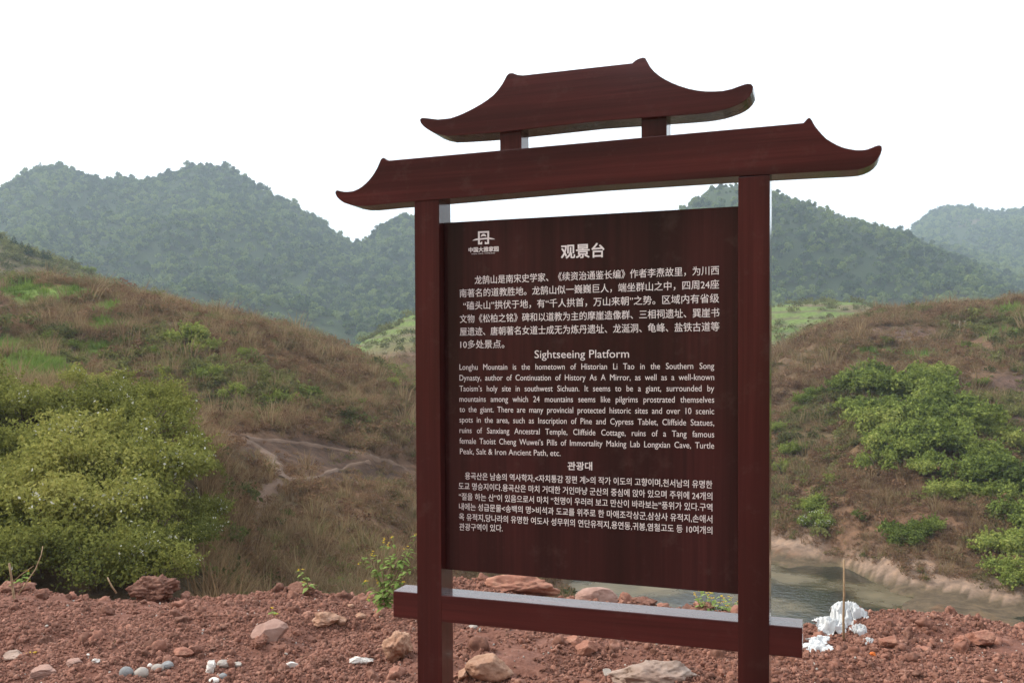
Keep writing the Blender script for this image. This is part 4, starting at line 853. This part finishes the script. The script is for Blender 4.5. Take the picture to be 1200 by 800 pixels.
for kd, srcs, nm, lab, k in ((0, tall, 'dry_grass', 'tall dry straw-coloured grass on the slopes', 1.35), (1, scrub, 'brown_scrub', 'low brown withered scrub covering the hillsides', .8), (2, ggr, 'green_grass', 'bright green young grass in patches on the hills', 1.0), (3, gsh, 'ground_cover', 'low olive green ground cover between the brown scrub', .85)):
    mk = ok & (kind == kd); p_, s_, r_ = T(mk, k); scatter(nm, p_, s_, r_, rng.integers(0, len(srcs), mk.sum()), srcs, lab)
# hill 2 scrub
ss, dd, wx, wy, h, py = sample(22000, 118, 260, 1.5); px = ss*F+600
gr = (rng.random(len(px)) < np.where(px > 210, .12, .45)); mk = gr
scatter('hedge_scrub', np.stack([wx, wy, h-.2], -1)[mk], rng.uniform(.7, 2.0, mk.sum()), np.stack([np.zeros(mk.sum())]*2+[rng.uniform(0, 6, mk.sum())], -1), rng.integers(0, 2, mk.sum()), gsh, 'hedges and scrub on the terraced farther hills')
# reed plumes on the far right hill
for i, (x, y, hh) in enumerate(((1118, 394, 13), (1124, 396, 16), (1130, 393, 14), (1106, 392, 10))):
    p, d = hitw(x, y, dmin=60, dmax=120); H_ = hh*d/F; g = np.random.default_rng(i); P = []; n = 60
    t = g.random(n); a = g.uniform(0, 6.28, n); c = np.stack([np.cos(a)*.05*H_, np.sin(a)*.05*H_, H_*(.55+.5*t)], -1); s = .06*H_
    v = np.stack([c, c+np.stack([np.cos(a)*s*.4, np.sin(a)*s*.4, np.full(n, s)], -1), c+np.stack([-np.sin(a)*s*.4, np.cos(a)*s*.4, np.full(n, s*.6)], -1)], 1).reshape(-1, 3)
    r = tag(empty('pampas_grass', p), 'pale reed plume standing on the brown hill across the river', 'plant', 'reed plumes on the right hill')
    obj('plume', mesh('plume', v, np.arange(n*3).reshape(-1, 3), M['plume']), r); v, f = tube([(0, 0, -.1), (0, 0, H_*.95)], [.03, .02], 5); obj('stem', mesh('stem', v, f, M['stick']), r)

# ------------------------------------------------------------------ yellow flowering weeds on the bank
def weed(label, x, y, d, stems, seed, group=None):
    """stems: list of photo polylines"""
    g = np.random.default_rng(seed); u = (x-600)/F*d; o = np.array([CP[0]+d*FH[0]+u*RH[0], CP[1]+d*FH[1]+u*RH[1], zpx(y, d)])
    r = tag(empty('flowering_weed', tuple(map(float, o))), label, 'plant', group); SV = []; LV = []; LF = []; PV = []; PF = []
    for st in stems:
        P = []
        dj = g.uniform(-.10, .10)
        for i, (a, b) in enumerate(st):
            q = d+dj*i/max(1, len(st)-1); uu_ = (a-600)/F*q; P.append(np.array([CP[0]+q*FH[0]+uu_*RH[0], CP[1]+q*FH[1]+uu_*RH[1], zpx(b, q)])-o)
        SV.append(tube(P, [.0032*(1-.6*i/(len(P)-1)) for i in range(len(P))], 5))
        for i in range(len(P)-1):
            m_ = int(np.linalg.norm(P[i+1]-P[i])/.022)+1
            for j in range(m_):
                t = g.random(); c = P[i]*(1-t)+P[i+1]*t; low = 1-(i+t)/len(P)
                dv = g.normal(size=3); dv[2] = abs(dv[2])*.3-.2; dv /= np.linalg.norm(dv); L = (.022+.050*low)*g.uniform(.6, 1.4); sd_ = np.cross(dv, [0, 0, 1.]); sd_ /= np.linalg.norm(sd_)+1e-6
                k = len(LV); w_ = L*.27; LV += [c, c+dv*L*.45+sd_*w_, c+dv*L*.45-sd_*w_, c+dv*L+np.array([0, 0, -.3*L]), c+dv*L*.45+np.array([0, 0, .06*L])]
                LF += [(k, k+1, k+4), (k, k+4, k+2), (k+1, k+3, k+4), (k+4, k+3, k+2)]
        for rep in range(g.integers(2, 5)):
            e = P[-1]+g.normal(size=3)*.010
            for j in range(4):
                a = j*1.57+g.random(); k = len(PV); dv = np.array([math.cos(a), math.sin(a), .45+g.normal()*.2])*.0085; s2 = np.array([-math.sin(a), math.cos(a), 0])*.005
                PV += [e, e+dv+s2, e+dv*1.2, e+dv-s2]; PF.append((k, k+1, k+2, k+3))
    v, f = merge(SV); obj('stem', mesh('stem', v, f, M['stem'], True), r)
    obj('leaves', mesh('leaves', LV, LF, M['weed']), r); obj('flowers', mesh('flowers', PV, PF, M['petal']), r)
weed('tall green weed with small yellow flowers left of the left post', 449, 712, 6.0,
     [[(449, 712), (452, 695), (456, 672), (461, 655), (462, 645), (458, 628)], [(450, 708), (447, 690), (438, 668), (432, 660), (426, 655), (420, 661)], [(452, 700), (462, 685), (475, 670), (488, 664), (497, 666)],
      [(451, 705), (448, 680), (447, 662), (451, 645), (447, 632)], [(454, 690), (466, 668), (476, 650), (483, 636), (486, 626)], [(450, 706), (440, 695), (430, 690), (427, 680)], [(456, 675), (466, 660), (472, 655), (474, 642)],
      [(449, 710), (458, 700), (466, 692), (470, 682)], [(447, 690), (441, 678), (443, 664), (436, 650)], [(458, 668), (456, 655), (452, 650), (454, 640)], [(448, 711), (438, 704), (430, 702)], [(451, 706), (444, 700), (446, 688), (440, 684)]], 1)
for i, (x, y, hh) in enumerate(((838, 720, 24), (822, 716, 22), (858, 722, 18), (846, 721, 12))):
    weed(('slim weed with yellow flowers above the crossbeam left of the right post', 'slim weed with yellow flowers behind the small red clod', 'low yellow-flowered weed touching the right post', 'tiny yellow-flowered weed near the right post')[i], x, y, 6.2,
         [[(x, y), (x+1, y-hh*.5), (x-2, y-hh)], [(x, y), (x+5, y-hh*.4), (x+7, y-hh*.8)], [(x, y), (x-4, y-hh*.4), (x-6, y-hh*.7)]], 5+i)
weed('tiny green shoot on the crest of the dirt mound', 358, 690, 6.9, [[(360, 690), (357, 680), (350, 668)], [(360, 688), (354, 682)]], 12)
weed('little green sprig behind the thin branch at the left edge', 24, 676, 6.9, [[(14, 682), (24, 674), (30, 668)], [(16, 680), (28, 678)]], 13)
weed('small green weed in the dirt above the angular stone', 316, 724, thit(316, 724), [[(316, 724), (315, 718), (317, 714)], [(316, 724), (320, 719)]], 14)
weed('flat green weed lying at lower left of the dirt', 36, 768, thit(36, 768), [[(36, 768), (30, 766), (26, 765)], [(36, 768), (44, 767), (49, 768)], [(36, 768), (40, 765)]], 15)
# ------------------------------------------------------------------ haze: one closed box of pale air round the whole scene
m = bpy.data.materials.new('haze_air'); m.use_nodes = True; nt = m.node_tree; nt.nodes.clear()
pv = N(nt, 'ShaderNodeVolumePrincipled'); pv.inputs['Color'].default_value = (.72, .87, 1, 1); pv.inputs['Density'].default_value = .00058; pv.inputs['Anisotropy'].default_value = .2
ou = N(nt, 'ShaderNodeOutputMaterial'); nt.links.new(pv.outputs[0], ou.inputs['Volume'])
zt = float(max(Z.max(), RZ.max()))+25
tag(obj('haze', mesh('haze', box_v(-13000, 13000, -8000, 13000, float(min(Z.min(), TZ.min(), RZ.min()))-1.5, zt), BOXF, m)), 'pale haze in the valley air', kind='stuff')
